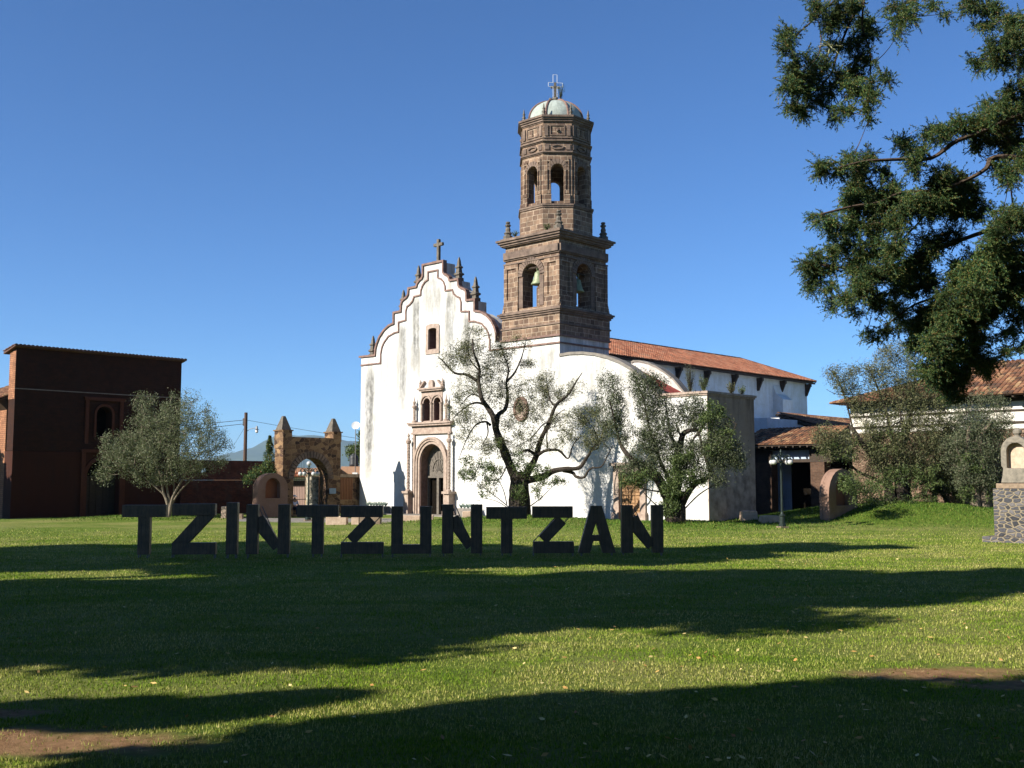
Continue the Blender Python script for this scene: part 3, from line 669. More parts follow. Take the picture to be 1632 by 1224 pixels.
# --- nave
eb, ez = 5.9, 10.75; wb = 6.5
m = MB(); m.box(1.06, 40.35, wb, 2 * CX - wb, -.3, 10.95); m.build('nave_wall', M_NAVE, CH)
rz_ = 12.78; ex0, ex1 = 1.1, 40.95; rend = 36.4
m = MB()
yb = 2 * CX - eb
vs = [(ex0, eb, ez), (ex1, eb, ez), (ex1, yb, ez), (ex0, yb, ez), (ex0, CX, rz_), (rend, CX, rz_)]
m.add(vs, [(0, 1, 5, 4), (1, 2, 5), (2, 3, 4, 5), (3, 0, 4), (0, 3, 2, 1)])
m.build('roof_deck', M_UNDER, CH)
sl_ = Vector((0, CX - eb, rz_ - ez)); SLL = sl_.length
m = MB()
def cl(u):
    x = ex0 + u
    return (0, SLL * (1 if x < rend else max(0, (ex1 - x) / (ex1 - rend))))
tile_field(m, (ex0, eb, ez), (1, 0, 0), sl_, ex1 - ex0, SLL, .25, .42, cl)
sl2 = Vector((-(ex1 - rend), 0, rz_ - ez)); 
def cl2(u): return (0, sl2.length * (1 - abs(u - (CX - eb)) / (CX - eb)))
tile_field(m, (ex1, eb, ez), (0, 1, 0), sl2, 2 * (CX - eb), sl2.length, .25, .42, cl2)
m.build('tile_roof', M_ROOF, CH)
m = MB()
for i in range(88): m.lathe([(.12, 0), (.15, .38)], (0, 0, 0), 6) if False else m.tube([(ex0 + i * .4, CX, rz_ + .04), (ex0 + i * .4 + .42, CX, rz_ + .07 + random.uniform(0, .015))], [.13, .1], 6)
for i in range(13):
    t0 = i / 13; t1 = (i + 1.1) / 13
    p0 = Vector((ex1, eb, ez)); p1 = Vector((rend, CX, rz_)); m.tube([p0.lerp(p1, t0) + Vector((0, 0, .05)), p0.lerp(p1, t1) + Vector((0, 0, .07))], [.13, .1], 6)
m.build('ridge_tiles', M_ROOFOLD, CH)
m = MB(); m.box(1.1, 40.93, 5.98, 6.12, 10.56, 10.7); m.build('eave_beam', M_TIMBER, CH)
for x in (12.9, 16.8, 20.6, 24.4, 28.3, 32.1, 35.8, 40.1):
    m = MB(); m.box(x - .12, x + .12, 5.95, wb, 10.3, 10.56); m.prism([(wb, 10.3), (wb, 9.5), (wb - .14, 9.5), (wb - .5, 10.3)], 'x', x - .09, x + .09); m.build('roof_bracket', M_TIMBER, CH)
m = MB(); m.prism([(wb, -.3), (wb, 10.2), (wb - .25, 9.4), (wb - .9, 8.9), (wb - .9, -.3)], 'x', 34.6, 36.2); m.build('buttress', M_NAVE, CH)
# --- side chapel behind the scroll walls (front wall coplanar with the facade)
arcA = [(.0, 9.32), (-.74, 9.36), (-1.7, 9.31), (-2.63, 9.16), (-3.48, 8.93), (-4.32, 8.6), (-5.02, 8.22), (-5.6, 7.82), (-6.1, 7.4), (-6.7, 6.85), (-7.0, 6.52)]
CB = -9.78
m = MB(); m.plate([(0.0, -.3), (0, 9.2)] + [(b_, z - .12) for b_, z in arcA[1:]] + [(-7.0, 6.45), (CB, 6.45), (CB, -.3)],
    [[(-5.62, 0.05), (-5.62, 2.6), (-4.22, 2.6), (-4.22, 0.05)][::-1]], 'x', .001, .55)
cf = m.build('scroll_wall', M_WHITE, CH)
m = MB(); m.strip(arcA, .0, .16, 'x', -.07, .62); m.build('scroll_coping', M_PAVE, CH)
m = MB(); m.box(-.06, 4.5, CB - .06, -7.0, 6.45, 6.54); m.box(-.12, 4.56, CB - .12, -7.0, 6.54, 6.66); m.build('parapet_moulding', M_PINK, CH)
m = MB(); m.box(.551, 4.42, CB, -6.2, -.3, 6.45); m.box(.003, 4.42, CB - .025, CB - .001, -.3, 6.45); m.build('chapel_side_wall', M_WING, CH)
# side wall face skin of the white wing end
m = MB(); m.box(.551, 4.4, -6.19, 6.49, -.3, 6.6); m.build('chapel_body', M_NAVE, CH)
cq = lambda X, Y_: A(880 + X / 7.2, 530 + Y_ / 7.2, 4.5)[1:]
arcB = [cq(*q) for q in [(905, 362), (908, 335), (935, 318), (1000, 318), (1100, 340), (1200, 385), (1300, 450), (1400, 530), (1480, 625), (1540, 700), (1580, 760)]]
redl = [cq(*q) for q in [(905, 372), (1520, 700), (1600, 745)]]
m = MB(); m.plate([(arcB[0][0], 6.0)] + arcB + [(arcB[-1][0], 6.0)], [], 'x', 4.5, 4.95); m.build('rear_scroll_wall', M_WHITE, CH)
m = MB(); m.strip(arcB[1:], .0, .1, 'x', 4.44, 5.0); m.build('scroll_coping', M_PAVE, CH)
m = MB(); m.plate([(redl[0][0], 6.61)] + redl + [(redl[-1][0], 6.61)], [], 'x', .56, 4.49); m.build('red_lean_to_roof', M_RED, CH)
m = MB()
for y0, y1 in ((-5.98, -5.62), (-4.22, -3.86)): m.box(-.12, .0, y0, y1, .1, 2.95); m.box(-.22, .0, y0 - .06, y1 + .06, .09, .5)
m.box(-.12, 0, -5.98, -3.86, 2.62, 2.95); m.box(-.28, 0, -6.12, -3.72, 2.95, 3.12)
sd = m.build('side_door_surround', M_PINK, CH)
m = MB(); m.box(.18, .22, -5.6, -4.24, .1, 2.6)
for i in range(6):
    for j in range(3):
        y = -5.55 + j * .44; z = .2 + i * .4
        if (i + j) % 2: m.box(.12, .19, y, y + .4, z, z + .14); m.box(.12, .19, y, y + .14, z + .16, z + .36); m.box(.12, .19, y + .18, y + .4, z + .18, z + .36)
        else: m.box(.12, .19, y, y + .4, z + .22, z + .36); m.box(.12, .19, y, y + .18, z, z + .2); m.box(.12, .19, y + .24, y + .4, z, z + .18)
m.build('side_door', M_DOORP, CH)
m = MB(); ov = [(2.98 + .42 * math.cos(t), 6.32 + .55 * math.sin(t)) for t in [2 * PI * i / 16 for i in range(16)]]
m.plate([(2.98 + .6 * math.cos(t), 6.32 + .74 * math.sin(t)) for t in [2 * PI * i / 16 for i in range(16)]], [list(reversed(ov))], 'x', -.09, .0); ow = m.build('oval_window', M_TRIM, CH)
m = MB(); m.plate(ov, [], 'x', -.03, -.004); m.build('pane', M_PINK, ow)
# low white sacristy with the lean-to tiled roof behind the portico
m = MB(); m.box(5.0, 40, -.3, 6.48, -.3, 5.2); m.box(17.5, 21.5, -2.9, -.31, -.3, 6.3); m.prism([(-1.0, 5.0), (-1.0, 6.6), (6.4, 6.6), (6.4, 5.0)], 'x', 22.5, 40)
m.prism([(-1.0, -.3), (-1.0, 6.5), (-7.5, 4.6), (-7.5, -.3)], 'x', 22.3, 40); m.build('sacristy_wall', M_NAVE, CH)
m = MB(); tile_field(m, (22.0, -7.8, 4.75), (1, 0, 0), (0, 6.8, 2.15), 18.5, 7.1, .26, .45); m.build('sacristy_roof', M_ROOFOLD, CH)
m = MB(); m.prism([(-7.8, 4.6), (-7.8, 4.74), (-1.0, 6.86), (-.9, 6.7)], 'x', 22.0, 40.4); m.build('sacristy_roof_deck', M_TIMBER, CH)
# small plants growing on ledges are built with the vegetation below

# --- bells
def bell(a_, b_, z, s_, label):
    m = MB(); m.lathe([(.34 * s_, 0), (.36 * s_, .04 * s_), (.27 * s_, .18 * s_), (.2 * s_, .45 * s_), (.17 * s_, .6 * s_), (.05 * s_, .68 * s_), (.04 * s_, .7 * s_)], (0, 0, 0), 16)
    for q in (-.08, .08): m.tube([(0, q * s_, .66 * s_), (0, q * s_, .82 * s_), (0, 0, .88 * s_)], .025 * s_, 5)
    m.tube([(0, -.1 * s_, .88 * s_), (0, .1 * s_, .88 * s_)], .03, 5)
    o = m.build('bell', M_BRONZE, smooth=True, loc=T(a_, b_, z), rz=TH); tag(o, label, 'bell'); return o
bell(.3, 1.9, 13.55, 1.2, 'green bronze bell hanging in the lit arch of the tower')
m = MB(); m.tube([(0, -.62, 0), (0, .75, 0)], .06, 6); tag(m.build('bell_beam', M_TIMBER, loc=T(.3, 2.28, 14.6), rz=TH), 'dark wooden beam carrying the bell in the tower arch', 'beam')
bell(2.28, .6, 13.2, 1.2, 'dark bell hanging in the shaded right-hand arch of the tower')
m = MB(); m.tube([(-.68, 0, 0), (.68, 0, 0)], .06, 6); tag(m.build('bell_beam', M_TIMBER, loc=T(2.28, .6, 14.3), rz=TH), 'dark wooden beam in the shaded tower arch', 'beam')

# ------------------------------------------------------------ convent: portico and long right building
PA = 15.15
PO = thing('portico', 'shaded brick portico with old clay tile roof beside the church', 'building', T(PA, 0), TH)
m = MB(); m.box(0, .8, -4.5, -2.2, -.3, 3.3); m.build('brick_pier', M_BRICK, PO)
m = MB(); m.box(0, .8, -8.15, -7.22, -.3, 3.3); m.build('brick_pier', M_BRICK, PO)
m = MB(); m.box(-.02, .3, -8.6, -2.3, 3.3, 3.5); m.box(-.04, .2, -8.7, -2.2, 4.05, 4.25); m.box(.01, .15, -4.46, -3.1, 3.5, 4.05); m.box(.01, .15, -8.6, -7.15, 3.5, 4.05)
for i in range(13): m.box(-.85, .5, -8.5 + i * .48, -8.4 + i * .48, 4.2, 4.3)
m.build('timber_beam', M_TIMBER, PO)
m = MB(); m.box(.3, .38, -7.15, -4.46, 3.5, 4.05); m.build('white_fascia', M_BLUE, PO)
bq = lambda x: A(x, 770, PA + 2.6)[1]
m = MB(); m.box(2.6, 2.8, bq(1261), bq(1229), -.3, 3.5); m.build('painted_wall', M_BLUE, PO)
m = MB(); m.box(2.65, 2.8, -9.0, bq(1261) - .002, -.3, 3.5); m.box(2.62, 2.8, bq(1229) + .002, -2.2, -.3, 3.5); 
for i in range(6): m.box(2.6, 2.66, -7.3 + i * .25, -7.24 + i * .25, .1, 3.2)
m.build('dark_door', M_DARK, PO)
m = MB(); m.box(2.81, 5, -9.5, -2.2, -.3, 5.2); m.build('rear_wall', M_NAVE, PO)
m = MB(); m.prism([(-.8, 4.3), (-.8, 4.36), (2.8, 5.6), (2.8, 5.3)], 'y', -8.6, -2.2) ; m.build('roof_deck', M_TIMBER, PO)
m = MB(); tile_field(m, (-.85, -8.6, 4.36), (0, 1, 0), (2.4, 0, .82), 6.4, 3.7, .25, .42); m.build('tile_roof', M_ROOFOLD, PO)

RB = thing('convent_building', 'long low convent with white upper band, mud stone wall and hipped tile roof', 'building', T(PA + .6, 0), TH)
m = MB(); m.box(0, 9, -26.5, -9.7, -.3, 5.0); m.build('stone_wall', M_MUDSTONE, RB)
m = MB(); m.box(-.03, 9, -26.4, -9.65, 5.0, 6.5); m.build('white_band', stucco('old_lime_band', (.78, .76, .70), (.2, .17, .12), .8), RB)
m = MB(); m.box(-.09, 0, -26, -9.6, 5.28, 5.4); m.box(-.09, 0, -26, -9.6, 5.95, 6.05); m.box(-.12, .1, -26, -9.5, 6.5, 6.66)
for i in range(27): m.box(-.9, .3, -26.3 + i * .62, -26.2 + i * .62, 6.66, 6.78)
m.build('wood_beams', M_TIMBER, RB)
hx0, hx1, hy0, hy1, hz = -1.0, 10.0, -27.0, -8.7, 6.8
m = MB(); vs = [(hx0, hy0, hz), (hx1, hy0, hz), (hx1, hy1, hz), (hx0, hy1, hz), (4.5, -18.4, 9.2), (4.5, -17.2, 9.2)]
m.add(vs, [(0, 3, 5, 4), (3, 2, 5), (2, 1, 4, 5), (1, 0, 4), (0, 1, 2, 3)]); m.build('roof_deck', M_UNDER, RB)
m = MB(); sv = Vector((5.5, 0, 2.4)); tile_field(m, (hx0, hy1, hz), (0, -1, 0), sv, 18.3, sv.length, .27, .45, lambda u: (0, sv.length * min(1, u / 8.5, (18.3 - u) / 8.6)))
sv2 = Vector((0, -8.5, 2.4)); tile_field(m, (hx0, hy1, hz), (1, 0, 0), sv2, 11, sv2.length, .27, .45, lambda u: (0, sv2.length * (1 - abs(u - 5.5) / 5.5)))
m.build('tile_roof', M_ROOFOLD, RB)

# ------------------------------------------------------------ shrines (small arched niches)
def shrine(P, label, w_, h, nich, dep=.9):
    t = thing('niche_shrine', label, 'shrine', P, TH, 'small arched plaster shrines')
    m = MB(); z0, z1, hw = nich
    hole = arch(w_ / 2, hw, z0, z1 - hw, 12)
    body = [(0, -.2)] + [(0, h - w_ * .42)] + [(w_ / 2 - w_ / 2 * math.cos(PI * i / 12), h - w_ * .42 + w_ * .42 * math.sin(PI * i / 12)) for i in range(1, 12)] + [(w_, h - w_ * .42), (w_, -.2)]
    m.plate(body, [list(reversed(hole))], 'y', 0, .35); m.prism(body, 'y', .36, dep)
    m.build('shrine_body', M_SHRINE, t)
    m = MB(); m.prism(hole, 'y', .33, .37); m.build('niche_back', M_SHRIN2, t)
    return t
shrine(T(2.72, -14.85), 'arched plaster shrine with orange niche beside the twisted old tree at right', 3.0, 2.75, (.95, 2.45, .75), .5)
shrine(T(-10.6, 13.95), 'arched pink plaster shrine with dark niche left of the stone gateway', 2.08, 2.6, (1.14, 2.32, .51), .5)

# stone monument with open niche
am = LOC(G(1583, 864))
MO = thing('niche_monument', 'tall volcanic stone pedestal carrying a carved stone niche at right edge', 'monument', T(am[0], -26.45), TH)
m = MB(); m.box(0, 1.5, -.77, .77, .2, 1.9); m.build('pedestal', M_PED, MO, bevel=.02)
m = MB(); m.box(-.18, 1.7, -1.15, 1.15, -.2, .2); m.build('plinth', M_PED, MO, bevel=.03)
m = MB(); m.box(.02, 1.4, -.66, .66, 1.9, 2.08); 
m.build('cap_slab', M_BENCHD, MO, bevel=.02)
m = MB()
body = [(-.5, 2.1), (-.44, 2.62), (-.5, 2.7), (-.5, 3.2)] + [(-.5 * math.cos(PI * i / 10), 3.2 + .55 * math.sin(PI * i / 10)) for i in range(1, 10)] + [(.5, 3.2), (.5, 2.7), (.44, 2.62), (.5, 2.1)]
m.plate(body, [list(reversed(arch(0, .3, 2.62, 3.22, 10, .3)))], 'x', .15, .42); m.prism(body, 'x', .421, .9)
m.lathe([(.16, 0), (.1, .05), (.1, .1), (.15, .16), (.15, .26), (.06, .34), (.01, .36)], (.45, 0, 3.7), 10); m.prism([(-.5, 2.1), (-.4, 2.58), (.4, 2.58), (.5, 2.1)], 'x', .08, .15)
m.build('carved_niche', speck('grey_beige_stone', (.11, .10, .08), (.24, .21, .165), 6), MO, bevel=.02)
m = MB(); m.prism(arch(0, .3, 2.62, 3.22, 10, .3), 'x', .39, .42); m.build('niche_back', M_BENCH, MO)

# ------------------------------------------------------------ left building
LB = thing('red_ochre_chapel', 'tall shaded brown adobe chapel front with arched door and window', 'building', T(-20.56, 24.0), TH)
Wl = 10.55
m = MB()
dh = arch(5.45, 1.05, 0.05, 2.4, 14); whl = arch(5.41, .5, 4.8, 6.22, 12)
m.plate([(0, 3.9), (0, 9.9), (Wl, 9.9), (Wl, 3.9)], [list(reversed(whl))], 'y', 0, .9)
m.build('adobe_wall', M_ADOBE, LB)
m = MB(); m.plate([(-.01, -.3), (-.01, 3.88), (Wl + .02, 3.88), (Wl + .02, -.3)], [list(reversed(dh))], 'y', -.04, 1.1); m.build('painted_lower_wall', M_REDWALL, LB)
m = MB(); m.box(-.02, -.001, .02, .9, 6.9, 9.7); m.build('brick_return', M_ADOBEL, LB)
m = MB(); m.box(-.03, Wl, -.03, .01, 7.48, 7.53); m.build('string_course', speck('pale_mortar_line', (.16, .13, .11), (.24, .2, .17), 5), LB)
m = MB()
m.strip(arch(5.45, 1.05, 0.0, 2.4, 14), 0, .22, 'y', -.13, -.03); m.strip(whl, 0, .14, 'y', -.09, .01)
m.box(4.2, 4.42, -.1, .01, 4.4, 7.05); m.box(6.4, 6.62, -.1, .01, 4.4, 7.05); m.box(4.1, 6.72, -.16, .01, 7.05, 7.25); m.box(4.0, 6.8, -.2, -.03, 3.88, 4.05); m.box(4.05, 4.3, -.12, -.03, -.1, 3.88); m.box(6.6, 6.85, -.12, -.03, -.1, 3.88)
m.build('door_and_window_trim', M_REDTRIM, LB)
m = MB(); m.box(4.4, 6.5, .5, .58, 0, 2.45)
for q in range(5): m.box(4.45 + q * .42, 4.47 + q * .42, .47, .5, 0, 2.4)
m.build('door', M_TIMBER, LB)
m = MB(); m.prism(dh, 'y', .75, .8); m.prism(whl, 'y', .8, .85); m.build('dark_opening', M_DARK, LB)
m = MB(); tile_field(m, (-.25, 1.4, 9.72), (1, 0, 0), (0, -1.9, .32), Wl + .5, 1.75, .24, .42); m.prism([(-.3, 9.96), (-.3, 10.02), (1.4, 9.72), (1.4, 9.6), (-.02, 9.9)], 'x', -.2, Wl + .2); m.build('coping_tiles', M_UNDER, LB)
m = MB(); m.box(0.0, Wl, 1.11, 8, -.3, 6.3); m.prism([(1.11, 6.3), (1.11, 7.2), (16, 10), (16, 6.3)], 'x', 0, .6) if False else None
m.build('side_wall', M_ADOBEL, LB)
m = MB(); tile_field(m, (-.5, 1.2, 6.9), (0, 1, 0), (4, 0, 1.6), 7, 4.2, .25, .42); m.prism([(-.45, 6.75), (-.45, 6.85), (4, 8.6), (4, 6.31), (0.05, 6.31)], 'y', 1.15, 8); m.build('side_roof', M_ROOFOLD, LB)

LW = thing('garden_wall', 'long dark red wall with small vents left of the gateway', 'wall', T(-10.0, 24.0), TH)
m = MB(); m.plate([(.02, 2.2), (.02, 3.5), (6.9, 3.5), (6.9, 3.15), (7.15, 3.15), (7.15, 3.46), (8.3, 3.46), (8.3, 2.2)], [[(.6 + 1.0, 2.7), (.6 + 1.0, 2.98), (2.2, 2.98), (2.2, 2.7)][::-1], [(6.0, 2.7), (6.0, 2.98), (6.6, 2.98), (6.6, 2.7)][::-1]], 'y', 0, .5); m.build('upper_wall', masonry('dull_red_brick', (.11, .035, .022), (.075, .025, .016), (.075, .033, .024), .3, .1, .01), LW)
m = MB(); m.box(.02, 8.35, -.25, .6, -.3, 2.19); m.build('lower_wall', masonry('old_red_brick', (.10, .028, .013), (.055, .017, .009), (.045, .019, .013), .3, .1, .014, dirt_amt=.9), LW)

# ------------------------------------------------------------ gateway
GT = thing('stone_gateway', 'rough stone gateway with round arch and two pyramid topped pillars', 'gateway', T(-8.4, 14.69), TH)
GW = 4.33
m = MB(); m.plate([(.02, -.3), (.02, 4.8), (GW - .02, 4.8), (GW - .02, -.3)], [list(reversed(arch(2.07, 1.27, -.1, 2.25, 16, 1.3)))], 'y', .02, .88)
m.build('arch_wall', M_GATE, GT)
for x0, x1 in ((-.02, .62), (GW - .62, GW)):
    m = MB(); m.box(x0, x1, -.01, .92, 4.1, 5.15) if x0 < 1 else m.box(x0, x1, -.01, .92, 4.6, 5.15)
    m.box(x0 - .06, x1 + .06, -.07, .98, 5.15, 5.22)
    m.build('pillar', M_GATE, GT)
    m = MB(); cxp = (x0 + x1) / 2; w_ = .42; m.lathe([(w_ * 1.15, 0), (w_ * .85, .3), (w_ * .32, .8), (w_ * .25, .84)], (cxp, .45, 5.22), 4, PI / 4); m.build('pyramid_cap', M_DARKSTONE, GT)
m = MB()
for i in range(21):
    t = PI * (i + .5) / 21; dt = PI / 21 * .4
    m.plate([(2.07 - r_ * math.cos(tt), 2.25 + k * math.sin(tt)) for r_, k, tt in ((1.28, 1.31, t - dt), (1.68, 1.7, t - dt), (1.68, 1.7, t + dt), (1.28, 1.31, t + dt))], [], 'y', -.04, .03)
m.build('arch_ring', M_STONEP, GT)
m = MB(); m.box(2.85, 3.3, .9, 1.6, -.2, 2.4); m.build('side_jamb', M_RIVER, GT)
IG = thing('iron_gate', 'black iron bar gate standing in the stone arch', 'gate', T(-8.4 + .82, 15.3), TH)
m = MB()
for i in range(11): m.tube([(i * .12, 0, .05), (i * .12, 0, 2.2 + 1.28 * math.sqrt(max(0, 1 - ((i * .12 - 1.25) / 1.27) ** 2)))], .012, 4)
for z in (.15, 1.0, 2.2, 2.6): m.box(0, 1.3, -.015, .015, z, z + .04)
m.build('fixed_leaf', M_IRON, IG)
m = MB()
for i in range(9): m.tube([(2.45 + i * .03, -.1 + i * .13, .05), (2.45 + i * .03, -.1 + i * .13, 2.4)], .012, 4)
for z in (.15, 1.2, 2.35): m.tube([(2.45, -.1, z), (2.7, .95, z)], .018, 4)
m.build('open_leaf', M_IRON, IG)
m = MB(); m.box(0, .5, 0, .03, 0, .34); tag(m.build('wall_sign', M_SIGN, loc=T(-5.0, 14.6, 1.35), rz=TH), 'small pale blue sign panel on the right side of the gateway', 'sign')
FW = thing('slatted_fence', 'orange brown slatted fence between the gateway and the church corner', 'fence', T(-3.6, 18.1), TH)
m = MB(); m.box(-.5, 6, .12, .3, -.3, 2.55); m.box(-.5, 6, -.1, .12, -.3, .9); m.build('base_wall', M_GATE, FW)
m = MB()
for i in range(22): m.box(.3 + i * .13, .39 + i * .13, 0, .1, .9, 2.35)
m.build('slats', M_SLAT, FW)
m = MB(); m.box(-.5, 6, -.04, .35, 2.38, 2.6); m.build('cap_beam', M_BENCHD, FW)

# ------------------------------------------------------------ street beyond the gate
p = DP(520, 800, 84)
SH = thing('street_house', 'orange house with red tile strip seen through the gateway arch', 'house', (-18.6, 86, 0), 0)
m = MB(); m.box(0, 4.6, 0, 5, -.3, 3.15); m.build('house_wall', M_HOUSE, SH)
m = MB(); tile_field(m, (-.2, -.7, 2.42), (1, 0, 0), (0, 1, .5), 4.2, .8, .25, .4); m.build('tile_strip', M_ROOF, SH)
m = MB(); m.box(-.1, 2.3, -.16, .0, 1.72, 2.15); m.build('shop_canopy', M_TIMBER, SH)
m = MB(); m.box(-.1, 3.4, -.2, -.01, 2.16, 2.4); m.build('white_band', M_WHITEP, SH)
m = MB(); m.box(.2, 2.2, -.12, -.02, -.2, 1.7); m.build('garage_door', M_GATEWOOD, SH)
m = MB(); m.box(2.3, 3.5, -.6, -.25, -.2, 2.15); tag(m.build('river_stone_wall', M_RIVER, loc=(-18.6, 86, 0)), 'pale river stone wall seen through the gateway arch', 'wall')
m = MB(); m.box(0, .4, 0, .4, -.3, 3.0); tag(m.build('plastered_post', M_BENCH, loc=(-15.1, 84, 0)), 'sunlit plaster gate post across the street behind the arch', 'post')
W1 = thing('rooftop_house', 'pink street house whose flat roof carries the black water tank', 'house', (-13.9, 88, 0), 0)
m = MB(); m.box(0, 6, 0, 6, -.3, 3.3); m.box(2.3, 3.2, -.1, .6, 3.3, 4.3); m.build('house_wall', M_HOUSE, W1)
p = DP(559, 757, 87); m = MB(); m.lathe([(.36, 0), (.38, .2), (.36, .25), (.38, .7), (.34, .85), (.15, 1.0), (.15, 1.05)], (0, 0, 0), 16); tag(m.build('water_tank', M_TANK, smooth=True, loc=(p.x, 88.6, 3.3)), 'black plastic water tank on the roof left of the church', 'tank')
AN = thing('dish_mast', 'white mast with round dish antenna beside the church corner', 'antenna', (DP(566, 760, 80).x, 80, 2.0))
m = MB(); m.box(-.18, .18, -.2, .2, -2.2, .75); m.build('white_block', M_WHITEP, AN)
m = MB(); m.tube([(0, 0, .5), (0, 0, 4.2)], .035, 6); m.build('mast', M_STEEL, AN)
m = MB(); m.xf = Matrix.Translation((0, 0, 4.2)) @ Matrix.Rotation(R(70), 4, 'X'); m.lathe([(.02, .0), (.16, .03), (.3, .08), (.31, .1), (.16, .05), (.02, .03)], (0, 0, 0), 14); m.build('dish', M_WHITEP, AN)
TW = thing('townhouse', 'low pale house far behind the red garden wall', 'house', (-33, 120, 0), 0)
m = MB(); m.box(0, 9, 0, 6, -.3, 3.6); m.build('house_wall', M_HOUSE, TW)

# utility pole and wires
P = DP(389, 800, 85); P.z = 0
UP = thing('utility_pole', 'brown wooden utility pole with a street lamp arm behind the red wall', 'utility pole', P)
m = MB(); m.lathe([(.17, 0), (.15, 3), (.13, 7.5)], (0, 0, 0), 10); m.build('pole', M_POLE, UP)
m = MB(); m.tube([(0, 0, 5.95), (.35, 0, 6.2), (.85, -.1, 6.3)], .025, 6); m.lathe([(.03, .35), (.06, .3), (.1, .1), (.17, .02)], (.9, -.1, 6.1), 8); lm = m.build('lamp_arm', M_STEEL, UP)
m = MB(); m.ball((.9, -.1, 6.0), .13, 8); m.build('lamp_glass', M_GLOBE, lm)
m = MB()
for z in (6.9, 6.7, 6.5): m.lathe([(.03, 0), (.06, .03), (.06, .08), (.03, .1)], (-.2, 0, z), 6)
m.box(-.22, -.1, -.03, .03, 6.45, 7.05); m.build('insulator_rack', M_STEEL, UP)
def wire(p0, p1, sag, label, r_=.012):
    m = MB(); pts = []
    for i in range(17):
        t = i / 16; q = Vector(p0).lerp(Vector(p1), t); q.z -= sag * 4 * t * (1 - t); pts.append(q)
    m.tube(pts, r_, 4); tag(m.build('wire', M_TIMBER), label, 'wire', 'overhead wires')
wire((P.x - .2, P.y, 6.9), (P.x - 40, P.y - 10, 4.6), .6, 'upper of two overhead wires running left from the utility pole', .02)
wire((P.x - .2, P.y, 6.6), (P.x - 40, P.y - 10, 3.6), .6, 'lower of two overhead wires running left from the utility pole', .02)
wire((P.x + .1, P.y, 6.9), (P.x + 34, P.y + 12, 3.0), .5, 'overhead wire running right from the pole behind the gateway', .014)
wire((P.x - .1, P.y, 6.3), (P.x - 6, P.y + 8, 1.0), .3, 'slack guy wire dropping left from the utility pole', .012)

# ------------------------------------------------------------ street lamps with globes
def lamp(P, H_, label, top_globe=True):
    t = thing('globe_lamp_post', label, 'street lamp', P, R(20), 'iron lamp posts with white globes')
    k = H_ / 3.6
    m = MB(); m.box(-.2, .2, -.2, .2, -.1, .12); m.build('concrete_foot', M_BENCHD, t)
    m = MB(); m.lathe([(.17, .12), (.17, .2), (.13, .24), (.12, .55), (.14, .6), (.08, .68), (.055, .75), (.045, 2.85 * k), (.075, 2.9 * k), (.04, 2.96 * k), (.035, 3.3 * k), (.06, 3.33 * k), (.03, 3.4 * k), (.01, 3.45 * k)], (0, 0, 0), 12)
    m.build('post', M_IRON, t, smooth=False)
    m = MB()
    for q in range(4):
        a_ = q * PI / 2 + .35; c_, s_ = math.cos(a_), math.sin(a_)
        m.tube([(r_ * c_, r_ * s_, z * k) for r_, z in ((.03, 2.85), (.15, 2.95), (.25, 3.12), (.38, 3.2), (.48, 3.15), (.5, 3.04))], .022, 6)
        m.tube([(r_ * c_, r_ * s_, z * k) for r_, z in ((.03, 3.15), (.14, 3.25), (.2, 3.15), (.15, 3.05), (.1, 3.1))], .014, 5)
        m.lathe([(.03, .1), (.07, .05), (.09, 0)], (.5 * c_, .5 * s_, 2.97 * k), 8)
    m.build('scroll_arms', M_IRON, t)
    for q in range(4):
        a_ = q * PI / 2 + .35; m = MB(); m.ball((.5 * math.cos(a_), .5 * math.sin(a_), 2.89 * k), .125, 14); m.build('globe', M_GLOBE, t, smooth=True)
    if top_globe: m = MB(); m.ball((0, 0, 3.5 * k), .13, 14); m.build('globe', M_GLOBE, t, smooth=True)
    return t
lamp(G(1247, 843), 3.75, 'green black iron lamp post with drooping white globes before the brick portico', False)
lamp(G(491, 832), 3.15, 'dark lamp post with white globes standing in front of the gateway arch', True)

# ------------------------------------------------------------ benches and blocks
def block(name, x0, x1, ybase, ytop, mat, label, dep=.5, cat='stone bench', grp=None):
    p0 = G(x0, ybase); p1 = G(x1, ybase); w_ = (p1 - p0).length; h = DP((x0 + x1) / 2, ytop, p0.y).z
    m = MB(); m.box(0, w_, 0, dep, -.15, h); o = m.build(name, mat, loc=p0, rz=math.atan2(p1.y - p0.y, p1.x - p0.x), bevel=.025); return tag(o, label, cat, grp)
block('stone_bench', 519, 552, 836, 823, M_BENCH, 'pale cut stone bench left of the gap, below the second letter T', .6)
block('stone_block', 560, 572, 836, 823, M_BENCH, 'small pale stone block right of the gap between bench pieces', .6, 'stone block')
block('stone_bench', 573, 606, 836, 824, M_BENCHD, 'long brown stone bench behind the second letter Z', .6)
block('stone_bench', 640, 669, 832, 822, M_BENCH, 'low pale stone bench in front of the church door', .6)
block('stone_block', 672, 690, 833, 821, M_BENCH, 'cream stone block in front of the door just left of the second N', .6, 'stone block')
block('stone_block', 737, 750, 833, 815, M_BENCH, 'square planter block under the white wall between the second N strokes', .6, 'stone block')
block('stone_block', 352, 360, 828, 807, M_BENCH, 'upright cream stone post behind the first letter I', .3, 'stone post')
block('rough_boulder', 376, 386, 829, 819, M_BENCHD, 'small brown stone lump behind the first letter N', .3, 'stone')
